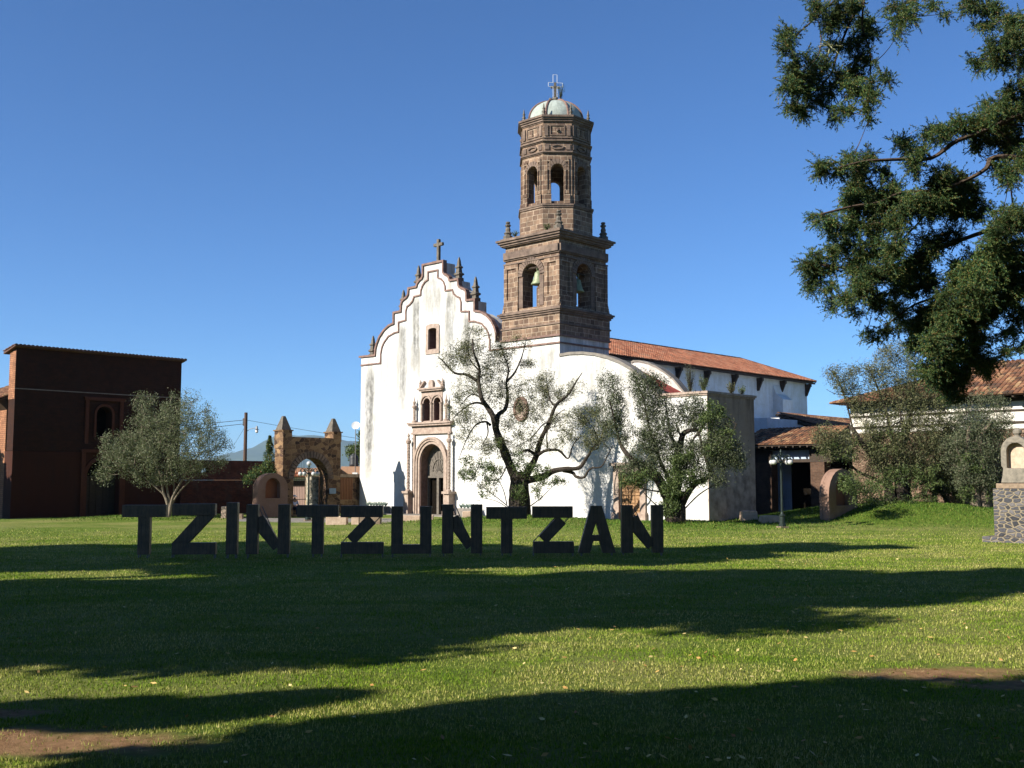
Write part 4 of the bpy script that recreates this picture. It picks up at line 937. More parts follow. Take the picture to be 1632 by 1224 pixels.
def rough(x0, x1, ybase, ytop, label, mat=M_BENCH, dep=.7):
    p0 = G(x0, ybase); p1 = G(x1, ybase); w_ = (p1 - p0).length; h = DP((x0 + x1) / 2, ytop, p0.y).z
    m = MB(); m.prism([(0.04, -.1), (0, h * .5), (.05, h * .96), (w_ * .4, h), (w_ - .06, h * .97), (w_, h * .4), (w_ - .03, -.1)], 'y', 0, dep)
    return tag(m.build('rough_stone_seat', mat, loc=p0, rz=math.atan2(p1.y - p0.y, p1.x - p0.x), bevel=.04), label, 'stone seat', 'rough stones by the lamp post')
rough(1183, 1209, 836, 814, 'tall squared rough stone nearest the church wall, left of lamp post')
rough(1214, 1246, 838, 822, 'long flat topped rough stone just left of the lamp post foot')
rough(1262, 1291, 836, 823, 'low rough stone right of the lamp post under the portico')
rough(1500, 1514, 827, 815, 'pale stone lump on the grass mound near the split trunk', M_BENCH, .4)

# ------------------------------------------------------------ the big letters
LW_A = G(190, 890); LW_B = G(1057, 886.5)
rowd = (LW_B - LW_A).normalized(); rown = Vector((rowd.y, -rowd.x, 0)); rowz = math.atan2(rowd.y, rowd.x)
def rowp(x, y):
    r = ray(x, y); t = (LW_A - EYEV).dot(rown) / r.dot(rown); q = EYEV + r * t; return ((q - LW_A).dot(rowd), q.z)
def letter(ch, x0, x1, top, bot, label, full=True):
    s0, zb = rowp(x0, bot); s1, zt = rowp(x1, top); zb = max(zb, .0)
    zt = rowp((x0 + x1) / 2, top)[1]
    w_ = s1 - s0; P = LW_A + rowd * s0
    t = thing('giant_letter', label, 'letter', P, rowz, 'giant letters spelling TZINTZUNTZAN')
    m = MB(); fr = MB(); sw = .33; z0 = .1; h = zt; D0, D1 = 0.0, .26
    if ch == 'T':
        m.box(0, w_, D0, D1, h - .34, h); m.box(w_ / 2 - .16, w_ / 2 + .17, D0 + .01, D1 - .01, z0, h - .34)
        legs = [w_ / 2 - .12, w_ / 2 + .12]
    elif ch in 'Zz':
        m.box(0, w_, D0, D1, h - .33, h); m.box(0.02, w_ + .03, D0, D1, z0, z0 + .33)
        if ch == 'Z': m.prism([(.02, z0 + .33), (.48, z0 + .33), (w_ - .02, h - .33), (w_ - .5, h - .33)], 'y', D0 + .02, D1 - .02)
        else:
            q0 = Vector((.28, z0 + .36)); q1 = Vector((w_ - .28, h - .36)); d = (q1 - q0).normalized(); nn = Vector((-d.y, d.x)) * .16; a1 = q0 + d * .02; b1 = q1 - d * .04
            m.prism([tuple(a1 - nn), tuple(b1 - nn), tuple(b1 + nn), tuple(a1 + nn)], 'y', D0 + .03, D1 - .06)
            for oo in (-.2, .2): fr.tube([(.22 + oo, D1, z0 + .3), (w_ - .26 + oo, D1, h - .3)], .014, 4)
        legs = [.03, w_]
    elif ch == 'I': m.box(0, w_, D0, D1, z0, h); legs = [.04, w_ - .04]
    elif ch == 'U': m.box(0, sw, D0, D1, z0 + .26, h); m.box(w_ - sw, w_, D0, D1, z0 + .26, h); m.box(0, w_, D0, D1, z0, z0 + .26); legs = [.04, w_ - .04]
    elif ch in 'Nn':
        m.box(0, sw, D0, D1, z0, h); m.box(w_ - sw, w_, D0, D1, z0, h)
        q0 = Vector((sw + .0, h * .74)); q1 = Vector((w_ - sw + .02, h * .40)); 
        m.prism([(sw, h * .48), (sw + .0, h * .76), (sw + .14, h * .8), (w_ - sw, h * .34), (w_ - sw, h * .2), (w_ - sw - .12, h * .14)], 'y', D0 + .03, D1 - .05)
        for oo in (0, .1): fr.tube([(sw * .9 + oo, D1, h - .05), (w_ - sw + .05 - .1 + oo, D1, .25)], .014, 4)
        legs = [.05, w_ - .05]
    elif ch == 'A':
        cx = w_ / 2 - .02
        m.plate([(0, z0), (cx - .15, h), (cx + .17, h), (w_, z0), (w_ - .38, z0), (w_ - .46, z0 + .34), (.44, z0 + .34), (.34, z0)], [[(cx - .12, h * .42), (cx + .1, h * .42), (cx, h * .68)]], 'y', D0, D1)
        legs = [.1, w_ - .1]
    m.build('letter_body', M_LETTER, t, bevel=.008)
    for l in legs:
        for y in (.04, D1 - .04): lg = MB(); lg.tube([(l, y, -.1), (l, y, z0 + .05)], .018, 4); lg.build('leg', M_STEEL, t)
    if fr.v:
        half_ = len(fr.v) // 2
        for lo in (0, half_):
            f2 = MB(); f2.v = fr.v[lo:lo + half_]; f2.f = [tuple(i - lo for i in f) for f in fr.f if lo <= min(f) and max(f) < lo + half_]; f2.build('brace', M_STEEL, t)
for ch, x0, x1, top, lab in [
    ('T', 192, 264.5, 805, 'first letter T, at the left end of the dark sign'),
    ('Z', 272, 343, 803, 'first letter Z, with solid diagonal, between the left T and I'),
    ('I', 359, 379, 801, 'letter I, the single upright slab between Z and N'),
    ('N', 391, 462, 804, 'first letter N, just right of the letter I'),
    ('T', 472, 539, 805, 'second letter T, below the stone gateway'),
    ('z', 541.6, 610, 806, 'second letter Z, with loose diagonal, left of the letter U'),
    ('U', 623, 688, 807, 'square bottomed letter U in front of the church door'),
    ('N', 704, 769, 804, 'second letter N, right of the letter U'),
    ('T', 775, 840, 808, 'third letter T, beneath the central tree trunk'),
    ('z', 849, 913, 807, 'third letter Z, left of the letter A'),
    ('A', 922, 981, 806, 'letter A with small triangular hole near the right end'),
    ('N', 991.5, 1057, 805, 'last letter N, at the right end of the dark sign')]:
    letter(ch, x0, x1, top, 890, 'dark plank ' + lab)

# ------------------------------------------------------------ vegetation
def colonise(nodes, pts, mesh, r_end=.008, r_add=.016, bow=.12, nseg=4, sides=3):
    """grow a twig to every point from the nearest existing wood"""
    arr = np.array(nodes, float); n0 = len(arr)
    order = np.argsort([np.min(np.sum((arr[:n0] - p) ** 2, 1)) for p in pts])
    buf = np.zeros((n0 + len(pts) * 3, 3)); buf[:n0] = arr; k = n0; tw = []
    for i in order:
        p = pts[i]; d = buf[:k] - p; dist = np.sum(d * d, 1) + np.where(d[:, 2] > 0, d[:, 2] * 1.2, 0); j = int(np.argmin(dist)); s = buf[j]
        L_ = np.linalg.norm(p - s)
        if L_ < .05: s = s + np.array([.05, 0, -.1]); L_ = .12
        mid = (s + p) / 2 + RNG.normal(size=3) * L_ * bow + np.array([0, 0, -L_ * .05])
        path = [tuple((1 - t) ** 2 * s + 2 * t * (1 - t) * mid + t * t * p) for t in [q / nseg for q in range(nseg + 1)]]
        r0 = r_end + r_add * min(1.6, L_)
        mesh.tube(path, [r0 + (r_end - r0) * q / nseg for q in range(nseg + 1)], sides, cap=False)
        tw.append(np.array(path))
        buf[k] = path[2]; buf[k + 1] = path[3]; buf[k + 2] = p; k += 3
    return tw
def smooth_path(pts, n=4):
    P = [Vector(p) for p in pts]; out = []
    for i in range(len(P) - 1):
        p0 = P[max(i - 1, 0)]; p1 = P[i]; p2 = P[i + 1]; p3 = P[min(i + 2, len(P) - 1)]
        for q in range(n):
            t = q / n; out.append(.5 * ((2 * p1) + (p2 - p0) * t + (2 * p0 - 5 * p1 + 4 * p2 - p3) * t * t + (3 * p1 - p0 - 3 * p2 + p3) * t ** 3))
    out.append(P[-1]); return out
def leafset(tw, n, spread, hl, hw, up=.3, frac=.35):
    cen = []; dr = []
    for path in tw:
        m_ = len(path) - 1
        t = frac + (1 - frac) * RNG.random(n); idx = np.minimum((t * m_).astype(int), m_ - 1); f = (t * m_ - idx)[:, None]
        c = path[idx] * (1 - f) + path[idx + 1] * f + RNG.normal(size=(n, 3)) * spread
        ax = path[-1] - path[0]; ax = ax / (np.linalg.norm(ax) + 1e-6)
        cen.append(c); dr.append(ax[None, :] * .6 + RNG.normal(size=(n, 3)) * .8 + np.array([0, 0, up]))
    cen = np.concatenate(cen); d = unit(np.concatenate(dr)); s = unit(np.cross(d, RNG.normal(size=d.shape)))
    return cen, d, s, hl * (.6 + .8 * RNG.random(len(cen))), hw
def tree(name, label, cat, Y0, base, org, sc, limbs, clumps, leafm, barkm, group=None, depth=1.0, nl=24, dens=1.0, leaf=(.055, .016), zfix=None, fresh=None, spread=.09, sway=.35):
    """limbs: list of (points in zoomed-photo px, r0, r1, depth drift); clumps: (x, y, rx, ry, n, dy)"""
    px_ = lambda X, Y_: (org[0] + X / sc, org[1] + Y_ / sc)
    root = thing(name, label, cat, base, 0, group); bv = Vector(base)
    m = MB(); nodes = []
    for pts, r0, r1, dy in limbs:
        n = len(pts); w = []
        for i, q in enumerate(pts):
            yy = Y0 + dy * i / max(1, n - 1) + random.uniform(-.15, .15) * i * .4
            w.append(DP(*px_(*q), yy) - bv)
        w = smooth_path(w, 4); k = len(w)
        rr = [(r0 + (r1 - r0) * (i / (k - 1)) ** .8) * random.uniform(.9, 1.1) for i in range(k)]
        m.tube(w, rr, 8)
        nodes += [tuple(q) for q in w[2:]]
    pts = []; fr = []
    for X, Y_, rx, ry, n, dy in clumps:
        cnt = int(n * dens)
        for _ in range(cnt):
            a_ = random.random() * 2 * PI; r_ = random.random() ** .55
            q = px_(X + rx * r_ * math.cos(a_), Y_ + ry * r_ * math.sin(a_)); rad = (rx + ry) / 2 / sc / F * Y0
            pts.append(np.array(DP(q[0], q[1], Y0 + dy + random.uniform(-1, 1) * rad * depth * math.sqrt(1 - r_ * r_ * .8)) - bv))
    tw = colonise(nodes, pts, m)
    quads('crown', *leafset(tw, nl, spread, leaf[0], leaf[1]), leafm, root)
    if fresh:
        pts2 = []
        for X, Y_, rx, ry, n, dy in fresh:
            for _ in range(n):
                q = px_(X + rx * random.uniform(-1, 1) * .8, Y_ + ry * random.uniform(-1, 1) * .8); pts2.append(np.array(DP(q[0], q[1], Y0 + dy + random.uniform(-.6, .6)) - bv))
        tw2 = colonise(nodes, pts2, m)
        quads('young_leaves', *leafset(tw2, 26, .10, .06, .022), M_FRESH, root)
    m.build('trunk', barkm, root, recalc=False)
    return root
# central old olive
c2l = [([(540, 1230), (540, 1130), (535, 1040), (530, 960)], .62, .48, 0), ([(500, 1230), (505, 1100), (515, 1000)], .3, .3, .2), ([(590, 1230), (580, 1100), (570, 1000)], .3, .3, -.2),
       ([(520, 1000), (470, 880), (440, 800), (400, 700), (380, 610), (340, 545), (305, 490), (288, 380), (292, 300), (255, 200), (250, 120)], .34, .05, -.8),
       ([(395, 690), (410, 600), (455, 560), (470, 480), (462, 390), (475, 300), (420, 160)], .2, .03, .8), ([(466, 385), (515, 330), (560, 230), (590, 110)], .11, .02, 1.0),
       ([(385, 600), (325, 535), (260, 522), (190, 560), (120, 625)], .12, .03, -1.0), ([(360, 660), (330, 640), (270, 660), (215, 745), (160, 880)], .10, .02, -1.2), ([(330, 545), (300, 490), (240, 470), (170, 540)], .09, .02, -.6),
       ([(288, 390), (215, 345), (135, 332), (60, 255), (30, 230)], .13, .02, .4), ([(292, 320), (230, 240), (225, 130), (250, 40)], .06, .02, .3), ([(340, 650), (345, 720), (300, 800)], .07, .02, -.8),
       ([(575, 1000), (610, 930), (645, 870), (680, 750), (730, 650), (775, 535), (850, 470), (900, 390), (940, 330)], .30, .03, .8), ([(740, 640), (690, 660), (620, 740), (520, 800)], .07, .02, .5), ([(775, 540), (740, 510), (720, 420), (710, 330)], .09, .02, .6),
       ([(640, 870), (700, 825), (790, 820), (850, 872), (880, 790), (930, 730)], .13, .03, -.6), ([(650, 850), (600, 820), (570, 825)], .12, .08, -.8), ([(720, 800), (720, 700), (780, 600), (830, 560)], .06, .02, -.3),
       ([(590, 1010), (690, 985), (760, 950), (830, 938), (920, 930), (965, 870), (1005, 810), (1060, 740), (1075, 650)], .26, .04, -1.0),
       ([(820, 945), (880, 962), (900, 985), (950, 990), (990, 935), (1060, 922), (1100, 850), (1130, 790)], .14, .03, -1.2), ([(1010, 815), (1040, 800), (1030, 720), (980, 640)], .07, .02, -1.0),
       ([(480, 1180), (420, 1130), (330, 1060), (250, 990)], .04, .015, -.6), ([(500, 1200), (400, 1140), (310, 1120)], .03, .012, -.9), ([(600, 1180), (680, 1120), (740, 1060), (800, 1000)], .04, .012, -.5), ([(470, 900), (420, 1000), (340, 1010)], .05, .02, -.8), ([(465, 1160), (440, 1060), (380, 960)], .04, .015, -.5)]
c2l = [(a_, b_ * (.78 if b_ < .5 else .9), c_ * .7, d_) for a_, b_, c_, d_ in c2l]
c2c = [(260, 250, 150, 110, 50, 0), (190, 180, 120, 80, 26, .2), (270, 110, 120, 70, 18, .3), (120, 250, 90, 60, 20, .3), (420, 250, 90, 90, 36, .8), (430, 180, 90, 50, 18, .8), (560, 120, 60, 60, 8, 1), (590, 270, 40, 20, 14, 1), (350, 420, 100, 90, 30, 0),
       (200, 430, 90, 70, 24, 0), (170, 560, 90, 80, 28, -.7), (240, 610, 90, 60, 22, -.7), (420, 470, 70, 90, 24, .3), (540, 480, 90, 90, 30, .5), (590, 400, 60, 60, 12, .5), (700, 380, 60, 80, 26, .6), (720, 480, 110, 70, 36, .6), (830, 460, 60, 60, 16, .7), (900, 420, 60, 60, 8, .8),
       (640, 560, 100, 70, 34, .5), (560, 640, 90, 90, 28, .3), (460, 640, 70, 60, 12, 0), (780, 640, 90, 60, 22, .5), (900, 620, 80, 60, 24, -.5), (960, 580, 80, 70, 20, -.7), (1030, 640, 90, 80, 30, -.8), (1020, 760, 80, 60, 34, -1), (1100, 700, 40, 70, 12, -1), (850, 720, 80, 50, 18, -.4),
       (300, 800, 90, 60, 24, -.8), (420, 790, 60, 70, 18, -.3), (540, 800, 90, 90, 30, 0), (640, 770, 60, 60, 10, .2), (770, 780, 80, 40, 12, -.4), (200, 700, 60, 60, 12, -.8), (330, 340, 60, 60, 14, 0)]
c2f = [(280, 930, 120, 90, 46, -.9), (380, 970, 80, 80, 26, -.7), (210, 960, 60, 60, 16, -.9), (330, 1060, 90, 50, 16, -.8), (660, 940, 80, 40, 26, -.7), (700, 1010, 110, 40, 22, -.7), (540, 900, 70, 110, 40, -.5), (540, 1080, 60, 80, 30, -.65), (660, 1080, 60, 40, 10, -.6), (800, 1020, 50, 20, 8, -.6), (400, 800, 30, 80, 14, -.4)]
t2p = DP(827, 831, 55.8); t2p.z = .2
tree('olive_tree', 'old dark branched olive with sparse leaves before the white church wall', 'tree', t2p.y, t2p, (690, 510), 3.948, c2l, c2c, M_OLIVED, M_BARK, 'old olive trees of the atrium', nl=30, leaf=(.05, .0145), fresh=c2f, dens=1.9, spread=.13)
# right hand olive of the pair
c3l = [([(620, 1220), (600, 1060), (570, 970), (510, 860), (430, 790), (350, 750), (290, 690), (230, 600), (200, 480), (150, 280)], .34, .03, -.5), ([(640, 1220), (630, 1050), (640, 900)], .4, .3, 0), ([(680, 1220), (680, 1060), (700, 960)], .3, .2, 0), ([(640, 1000), (660, 820), (650, 700), (680, 600), (700, 530), (745, 500), (830, 490), (860, 430), (850, 330)], .24, .04, .5),
       ([(690, 1050), (720, 990), (790, 900), (860, 868), (908, 820), (880, 740), (850, 640), (820, 520)], .2, .04, -.6), ([(660, 640), (610, 540), (590, 430), (560, 250)], .12, .02, .4), ([(690, 560), (650, 450), (700, 420)], .06, .02, .4), ([(640, 950), (560, 800), (500, 650), (440, 450), (400, 250), (340, 130)], .12, .02, .2),
       ([(830, 500), (780, 560), (740, 640)], .08, .03, .3), ([(560, 960), (460, 950), (380, 930)], .05, .02, -.6), ([(600, 1100), (500, 1060), (400, 960)], .04, .02, -.6), ([(700, 1100), (820, 980), (950, 900), (1000, 870)], .04, .015, -.8), ([(900, 800), (960, 700), (1050, 560), (1100, 450)], .08, .02, -.6)]
c3c = [(150, 180, 90, 120, 40, 0), (200, 330, 80, 110, 40, 0), (160, 440, 90, 80, 26, 0), (260, 520, 80, 90, 30, 0), (420, 180, 110, 90, 60, .3), (500, 130, 70, 60, 26, .3), (360, 100, 60, 60, 16, .3), (430, 330, 90, 110, 50, .2), (540, 330, 90, 110, 40, .3), (520, 500, 120, 110, 70, 0), (420, 560, 90, 90, 40, 0),
       (760, 330, 110, 100, 60, .5), (800, 430, 100, 80, 44, .4), (640, 420, 60, 90, 26, .3), (560, 640, 120, 90, 56, 0), (400, 700, 110, 80, 44, -.3), (700, 640, 100, 80, 46, 0), (820, 640, 90, 90, 40, -.2), (960, 620, 120, 100, 66, -.5), (1060, 640, 100, 90, 44, -.5), (1120, 740, 50, 50, 20, -.5), (980, 740, 110, 60, 34, -.5),
       (600, 780, 110, 80, 44, -.2), (740, 760, 90, 80, 38, -.2), (480, 780, 90, 70, 26, -.2), (300, 780, 90, 60, 24, -.4), (960, 870, 70, 40, 14, -.7), (1000, 480, 90, 80, 24, -.4), (80, 300, 40, 60, 10, 0), (860, 800, 60, 60, 16, -.4)]
c3f = [(940, 340, 80, 80, 40, -.3), (880, 460, 60, 120, 36, -.3), (760, 70 + 0, 40, 80, 0, .5), (700, 760, 130, 110, 90, -.6), (640, 900, 140, 90, 100, -.6), (600, 1060, 90, 90, 60, -.6), (310, 860, 100, 70, 50, -.6), (440, 840, 80, 60, 26, -.5), (900, 620, 80, 80, 26, -.5), (1000, 560, 90, 90, 26, -.6), (820, 850, 70, 60, 24, -.5)]
t3p = DP(1078, 833, 50.2); t3p.z = .15
tree('olive_tree', 'bushy many stemmed olive in front of the side door and wing corner', 'tree', t3p.y, t3p, (940, 580), 4.708, c3l, c3c, M_OLIVE, M_BARK, 'old olive trees of the atrium', nl=27, leaf=(.055, .017), fresh=c3f, dens=1.6, spread=.14)
# round olive on the left lawn
c1l = [([(1095, 1200), (1090, 1120), (1060, 1030), (1050, 950), (1000, 820)], .12, .03, 0), ([(1100, 1190), (1100, 1090), (1085, 1000), (1090, 800), (1080, 600)], .1, .03, .3), ([(1100, 1190), (1120, 1080), (1160, 1000), (1220, 900), (1300, 780)], .1, .03, -.3), ([(1105, 1180), (1130, 1040), (1130, 900), (1180, 700)], .08, .02, .6),
       ([(1090, 1130), (1070, 1060), (960, 960), (850, 850), (740, 800)], .07, .02, -.3), ([(1110, 1130), (1170, 1030), (1300, 900), (1400, 780)], .06, .02, .3), ([(1060, 1000), (950, 800), (920, 600)], .06, .02, .5)]
c1c = [(940, 470, 90, 90, 50, .5), (1010, 560, 130, 110, 80, .2), (1170, 500, 110, 110, 70, 0), (1240, 420, 50, 50, 12, 0), (1120, 600, 170, 130, 130, 0), (1270, 620, 150, 140, 110, -.2), (1360, 520, 50, 60, 16, -.2), (1380, 700, 100, 110, 70, 0), (1460, 730, 50, 50, 12, 0), (900, 640, 100, 90, 60, 0),
       (780, 740, 120, 90, 76, 0), (690, 720, 60, 60, 20, 0), (720, 850, 110, 80, 60, -.2), (670, 930, 60, 60, 24, -.2), (900, 800, 140, 110, 110, -.3), (1060, 780, 160, 130, 130, -.5), (1220, 800, 150, 110, 110, -.3), (1350, 830, 120, 80, 60, 0), (900, 920, 110, 60, 44, -.2), (1060, 920, 120, 60, 50, -.2), (1230, 900, 110, 50, 40, 0), (1000, 700, 180, 150, 80, .8), (1200, 700, 200, 160, 90, .8), (1020, 970, 50, 40, 12, 0)]
t1p = G(268, 829); t1p.z = .15
tree('olive_tree', 'round full crowned grey green olive on the left lawn', 'tree', t1p.y, t1p, (0, 530), 4.079, c1l, c1c, M_OLIVEL, M_BARKL, 'old olive trees of the atrium', nl=26, leaf=(.055, .018), dens=.95, depth=1.0, spread=.15)
# big old olive at right
c4l = [([(500, 1030), (495, 950), (490, 850), (480, 760), (470, 660)], .62, .12, 0), ([(430, 1030), (425, 920), (415, 820), (380, 700)], .42, .12, -.3), ([(545, 1030), (530, 930), (530, 800), (580, 680)], .32, .1, .2), ([(440, 820), (380, 720), (330, 670), (280, 610), (240, 560), (200, 500)], .3, .1, -.4), ([(300, 640), (310, 590), (330, 560)], .16, .07, -.6), ([(490, 800), (500, 650), (540, 480), (560, 300), (580, 150)], .22, .03, .5),
       ([(420, 850), (330, 800), (240, 760), (170, 690), (80, 600), (20, 540)], .12, .02, -.8), ([(510, 800), (600, 700), (700, 600), (780, 450)], .22, .04, .4), ([(470, 780), (440, 600), (400, 400), (330, 220), (300, 150)], .14, .02, 0), ([(210, 500), (170, 350), (120, 220), (70, 170)], .05, .02, -.3), ([(350, 350), (250, 320), (130, 320), (60, 290)], .03, .01, -.3), ([(420, 950), (340, 930), (260, 880)], .05, .02, -1), ([(510, 700), (500, 550), (480, 380)], .1, .03, -.7), ([(500, 520), (530, 500), (470, 480), (420, 520)], .06, .03, -.8)]
c4c = [(150, 230, 90, 60, 36, -.2), (210, 180, 60, 50, 12, -.2), (90, 190, 40, 40, 8, 0), (230, 320, 90, 60, 34, -.2), (60, 560, 80, 80, 40, -.5), (150, 600, 90, 80, 44, -.5), (80, 640, 70, 60, 24, -.6), (300, 420, 110, 80, 56, 0), (380, 250, 110, 100, 60, .2), (400, 120, 70, 70, 26, .3), (520, 130, 100, 100, 50, .3), (450, 60, 60, 50, 12, .3), (330, 180, 60, 70, 18, .2), (600, 250, 110, 110, 60, .4), (480, 330, 120, 110, 70, .1), (640, 400, 130, 110, 76, .2),
       (400, 520, 130, 110, 80, -.2), (560, 560, 130, 120, 90, -.2), (680, 560, 110, 100, 60, 0), (300, 640, 110, 80, 44, -.4), (430, 680, 120, 80, 60, -.3), (600, 700, 120, 90, 64, -.2), (740, 480, 70, 80, 26, .2), (760, 620, 80, 90, 30, .1), (200, 820, 60, 60, 20, -.8), (700, 300, 60, 80, 20, .5), (580, 380, 150, 130, 60, .9), (330, 560, 100, 80, 30, .6)]
c4c += [(420, 700, 140, 60, 50, .2), (560, 760, 120, 60, 50, .4), (330, 760, 90, 60, 26, -.5), (640, 640, 120, 90, 50, 1.0), (470, 600, 150, 120, 60, 1.2), (760, 700, 70, 70, 26, .6)]
c4f = [(620, 880, 90, 70, 36, -.8), (540, 930, 70, 50, 20, -1.2), (380, 880, 90, 80, 40, -1.6), (450, 780, 120, 60, 40, -1.2), (650, 780, 110, 70, 40, -.8), (290, 880, 120, 80, 66, -4.5), (380, 960, 90, 50, 30, -2), (200, 830, 80, 70, 36, -5.5), (170, 640, 90, 70, 26, -.8), (60, 620, 70, 70, 20, -.7), (620, 800, 80, 60, 30, -.6), (430, 600, 120, 90, 20, -.8)]
t4p = DP(1434, 822, 57.0); t4p.z = .6
tree('olive_tree', 'huge spreading old olive with thick black trunk on the grass mound', 'tree', t4p.y, t4p, (1300, 540), 3.6, c4l, c4c, M_OLIVED, M_BARK, 'old olive trees of the atrium', nl=32, leaf=(.058, .0165), fresh=c4f, dens=1.7, spread=.15)
c5l = [([(700, 1030), (690, 960), (680, 900), (700, 820), (690, 700)], .22, .08, 0), ([(760, 1030), (765, 960), (735, 900), (690, 830), (660, 750)], .22, .07, 0), ([(700, 860), (740, 780), (800, 700), (830, 600)], .1, .03, .3)]
c5c = [(720, 760, 100, 70, 50, -.2), (800, 700, 100, 90, 56, 0), (680, 820, 90, 50, 30, -.3), (760, 850, 80, 50, 30, -.3), (840, 600, 90, 90, 50, .2), (780, 560, 80, 80, 30, .3)]
t5p = DP(1502, 820, 58.5); t5p.z = .5
tree('olive_tree', 'small olive with pale forked trunk between the two big right hand trees', 'tree', t5p.y, t5p, (1300, 540), 3.6, c5l, c5c, M_OLIVE, M_BARKL, 'old olive trees of the atrium', nl=46, dens=1.5, spread=.13, leaf=(.06, .022), fresh=[(740, 830, 90, 60, 30, -.5), (800, 900, 70, 70, 40, -.3), (660, 900, 60, 60, 24, -.4)])
c6l = [([(920, 1010), (915, 930), (910, 850), (890, 760), (870, 650), (880, 500)], .34, .08, 0), ([(970, 1010), (970, 930), (960, 850), (950, 700), (950, 560), (1000, 490)], .3, .09, 0), ([(980, 1000), (990, 900), (985, 800)], .2, .2, .3), ([(900, 780), (840, 700), (800, 600)], .12, .03, -.2)]
c6c = [(780, 640, 80, 90, 40, .3), (1090, 480, 60, 100, 26, .3), (830, 430, 60, 60, 16, .6), (950, 800, 80, 50, 30, -.3), (820, 720, 70, 90, 40, .8), (860, 480, 90, 80, 30, .5), (1040, 430, 80, 90, 30, .3), (940, 680, 100, 90, 70, 0), (870, 600, 90, 90, 50, 0), (1000, 620, 90, 90, 46, .1), (960, 500, 80, 60, 36, .2), (890, 760, 90, 60, 50, -.2), (980, 770, 70, 60, 34, -.2), (1050, 540, 70, 60, 24, .2), (940, 380, 90, 70, 22, .4), (1010, 350, 80, 60, 16, .4), (850, 820, 60, 40, 20, -.2)]
t6p = DP(1563, 820, 56.0); t6p.z = .3
tree('olive_tree', 'old olive with thick ridged brown trunk left of the stone monument', 'tree', t6p.y, t6p, (1300, 540), 3.6, c6l, c6c, M_OLIVE, M_BARKL, 'old olive trees of the atrium', nl=32, dens=1.6, spread=.16, leaf=(.055, .018), fresh=[(900, 720, 100, 70, 40, -.4), (870, 880, 50, 60, 24, -.5), (1020, 880, 50, 70, 24, -.3)])

# small trees behind the wall and gateway
def small_conifer(P, h, r_, label, name='young_conifer'):
    root = thing(name, label, 'tree', P); m = MB(); m.tube([(0, 0, 0), (0, 0, h)], [.08, .01], 6); m.build('trunk', M_BARK, root)
    N = 4200; t = RNG.random(N) ** .8; z = h * (.12 + .88 * t); a_ = RNG.random(N) * 2 * PI; lay = .65 + .35 * np.sin(z * 9 + 1.5 * np.sin(a_ * 3)); rr = r_ * (1 - t) ** .8 * lay * np.sqrt(RNG.random(N)) + .04
    c = np.stack([rr * np.cos(a_), rr * np.sin(a_), z], 1); d = unit(np.stack([np.cos(a_), np.sin(a_), .5 * np.ones(N)], 1) + .4 * RNG.normal(size=(N, 3)))
    quads('crown', c, d, unit(np.cross(d, RNG.normal(size=d.shape))), .07, .02, M_CYP, root)
small_conifer(Vector((G(434, 822).x, 66.0, 0)), 4.9, 1.05, 'pointed young conifer between the pink shrine and the gateway')
def leafy(P, blobs, label, name='broadleaf_tree', mat=M_OLIVE, n=1800, lf=(.1, .05)):
    root = thing(name, label, 'tree', P); m = MB(); m.tube([(0, 0, 0), (.1, 0, 1.5), (0, 0, max(b_[2] for b_ in blobs))], [.14, .1, .02], 6); cs = []
    for x, y, z, r_ in blobs:
        m.tube([(0, 0, 1.2), (x * .5, y * .5, z * .6), (x, y, z)], [.05, .03, .01], 5)
        k = int(n * r_ * r_); v = unit(RNG.normal(size=(k, 3))) * (RNG.random(k) ** .4)[:, None] * r_ * (1 + .25 * RNG.normal(size=(k, 1))); cs.append(v + np.array([x, y, z]))
    m.build('trunk', M_BARK, root); c = np.concatenate(cs); d = unit(RNG.normal(size=c.shape)); quads('crown', c, d, unit(np.cross(d, RNG.normal(size=c.shape))), lf[0], lf[1], mat, root)
leafy(Vector((-12.6, 92, 0)), [(0, 0, 4.2, 1.1), (-.9, 0, 4.6, .7), (.8, .3, 3.8, .9), (.1, 0, 5.4, .6), (-.3, 0, 6.1, .35), (1.6, 0, 4.0, .7)], 'leafy tree behind the street wall between gateway and church', mat=M_FRESH, n=1600, lf=(.1, .05))
# climbing shrub over the wall left of the gate
leafy(Vector((-14.9, 65.4, 0)), [(0, 0, 2.8, .45), (.5, 0, 2.6, .4), (-.5, 0, 2.7, .45), (-1.0, 0, 2.3, .4), (.2, 0, 3.2, .25)], 'dark straggly shrub spilling over behind the pink shrine', 'shrub', M_CYP, 2200, (.06, .03))
# weeds on the church ledges
def weed(P, n, h, label, mat=M_FRESH):
    m = MB(); 
    cs = []; tw = []
    for _ in range(n):
        q = Vector((random.uniform(-.25, .25), random.uniform(-.25, .25), h * random.uniform(.4, 1)))
        tw.append(np.array([(0, 0, 0), tuple(q * .5 + Vector((0, 0, .05))), tuple(q)]))
    t = thing('ledge_weed', label, 'weed', P); m = MB()
    for w_ in tw: m.tube([tuple(x) for x in w_], [.012, .008, .004], 3)
    m.build('stems', M_BARK, t); quads('leaves', *leafset(tw, 16, .04, .04, .014, frac=.2), mat, t)
weed(T(.9, -9.0, 6.66), 26, .95, 'green weed growing on the wing parapet corner')
weed(T(1.3, -7.9, 6.66), 40, 1.7, 'tall grey shrub growing on the wing parapet', M_OLIVE)
weed(T(2.9, -9.4, 6.66), 34, .7, 'dry tuft growing along the shaded parapet', M_OLIVED)
weed(T(3.7, -9.5, 6.66), 16, .5, 'small yellow weed at the far end of the parapet', M_FRESH)
weed(T(TC, TC - .45, 25.15), 16, 1.0, 'wispy plant growing beside the cross on the dome', M_CYP)
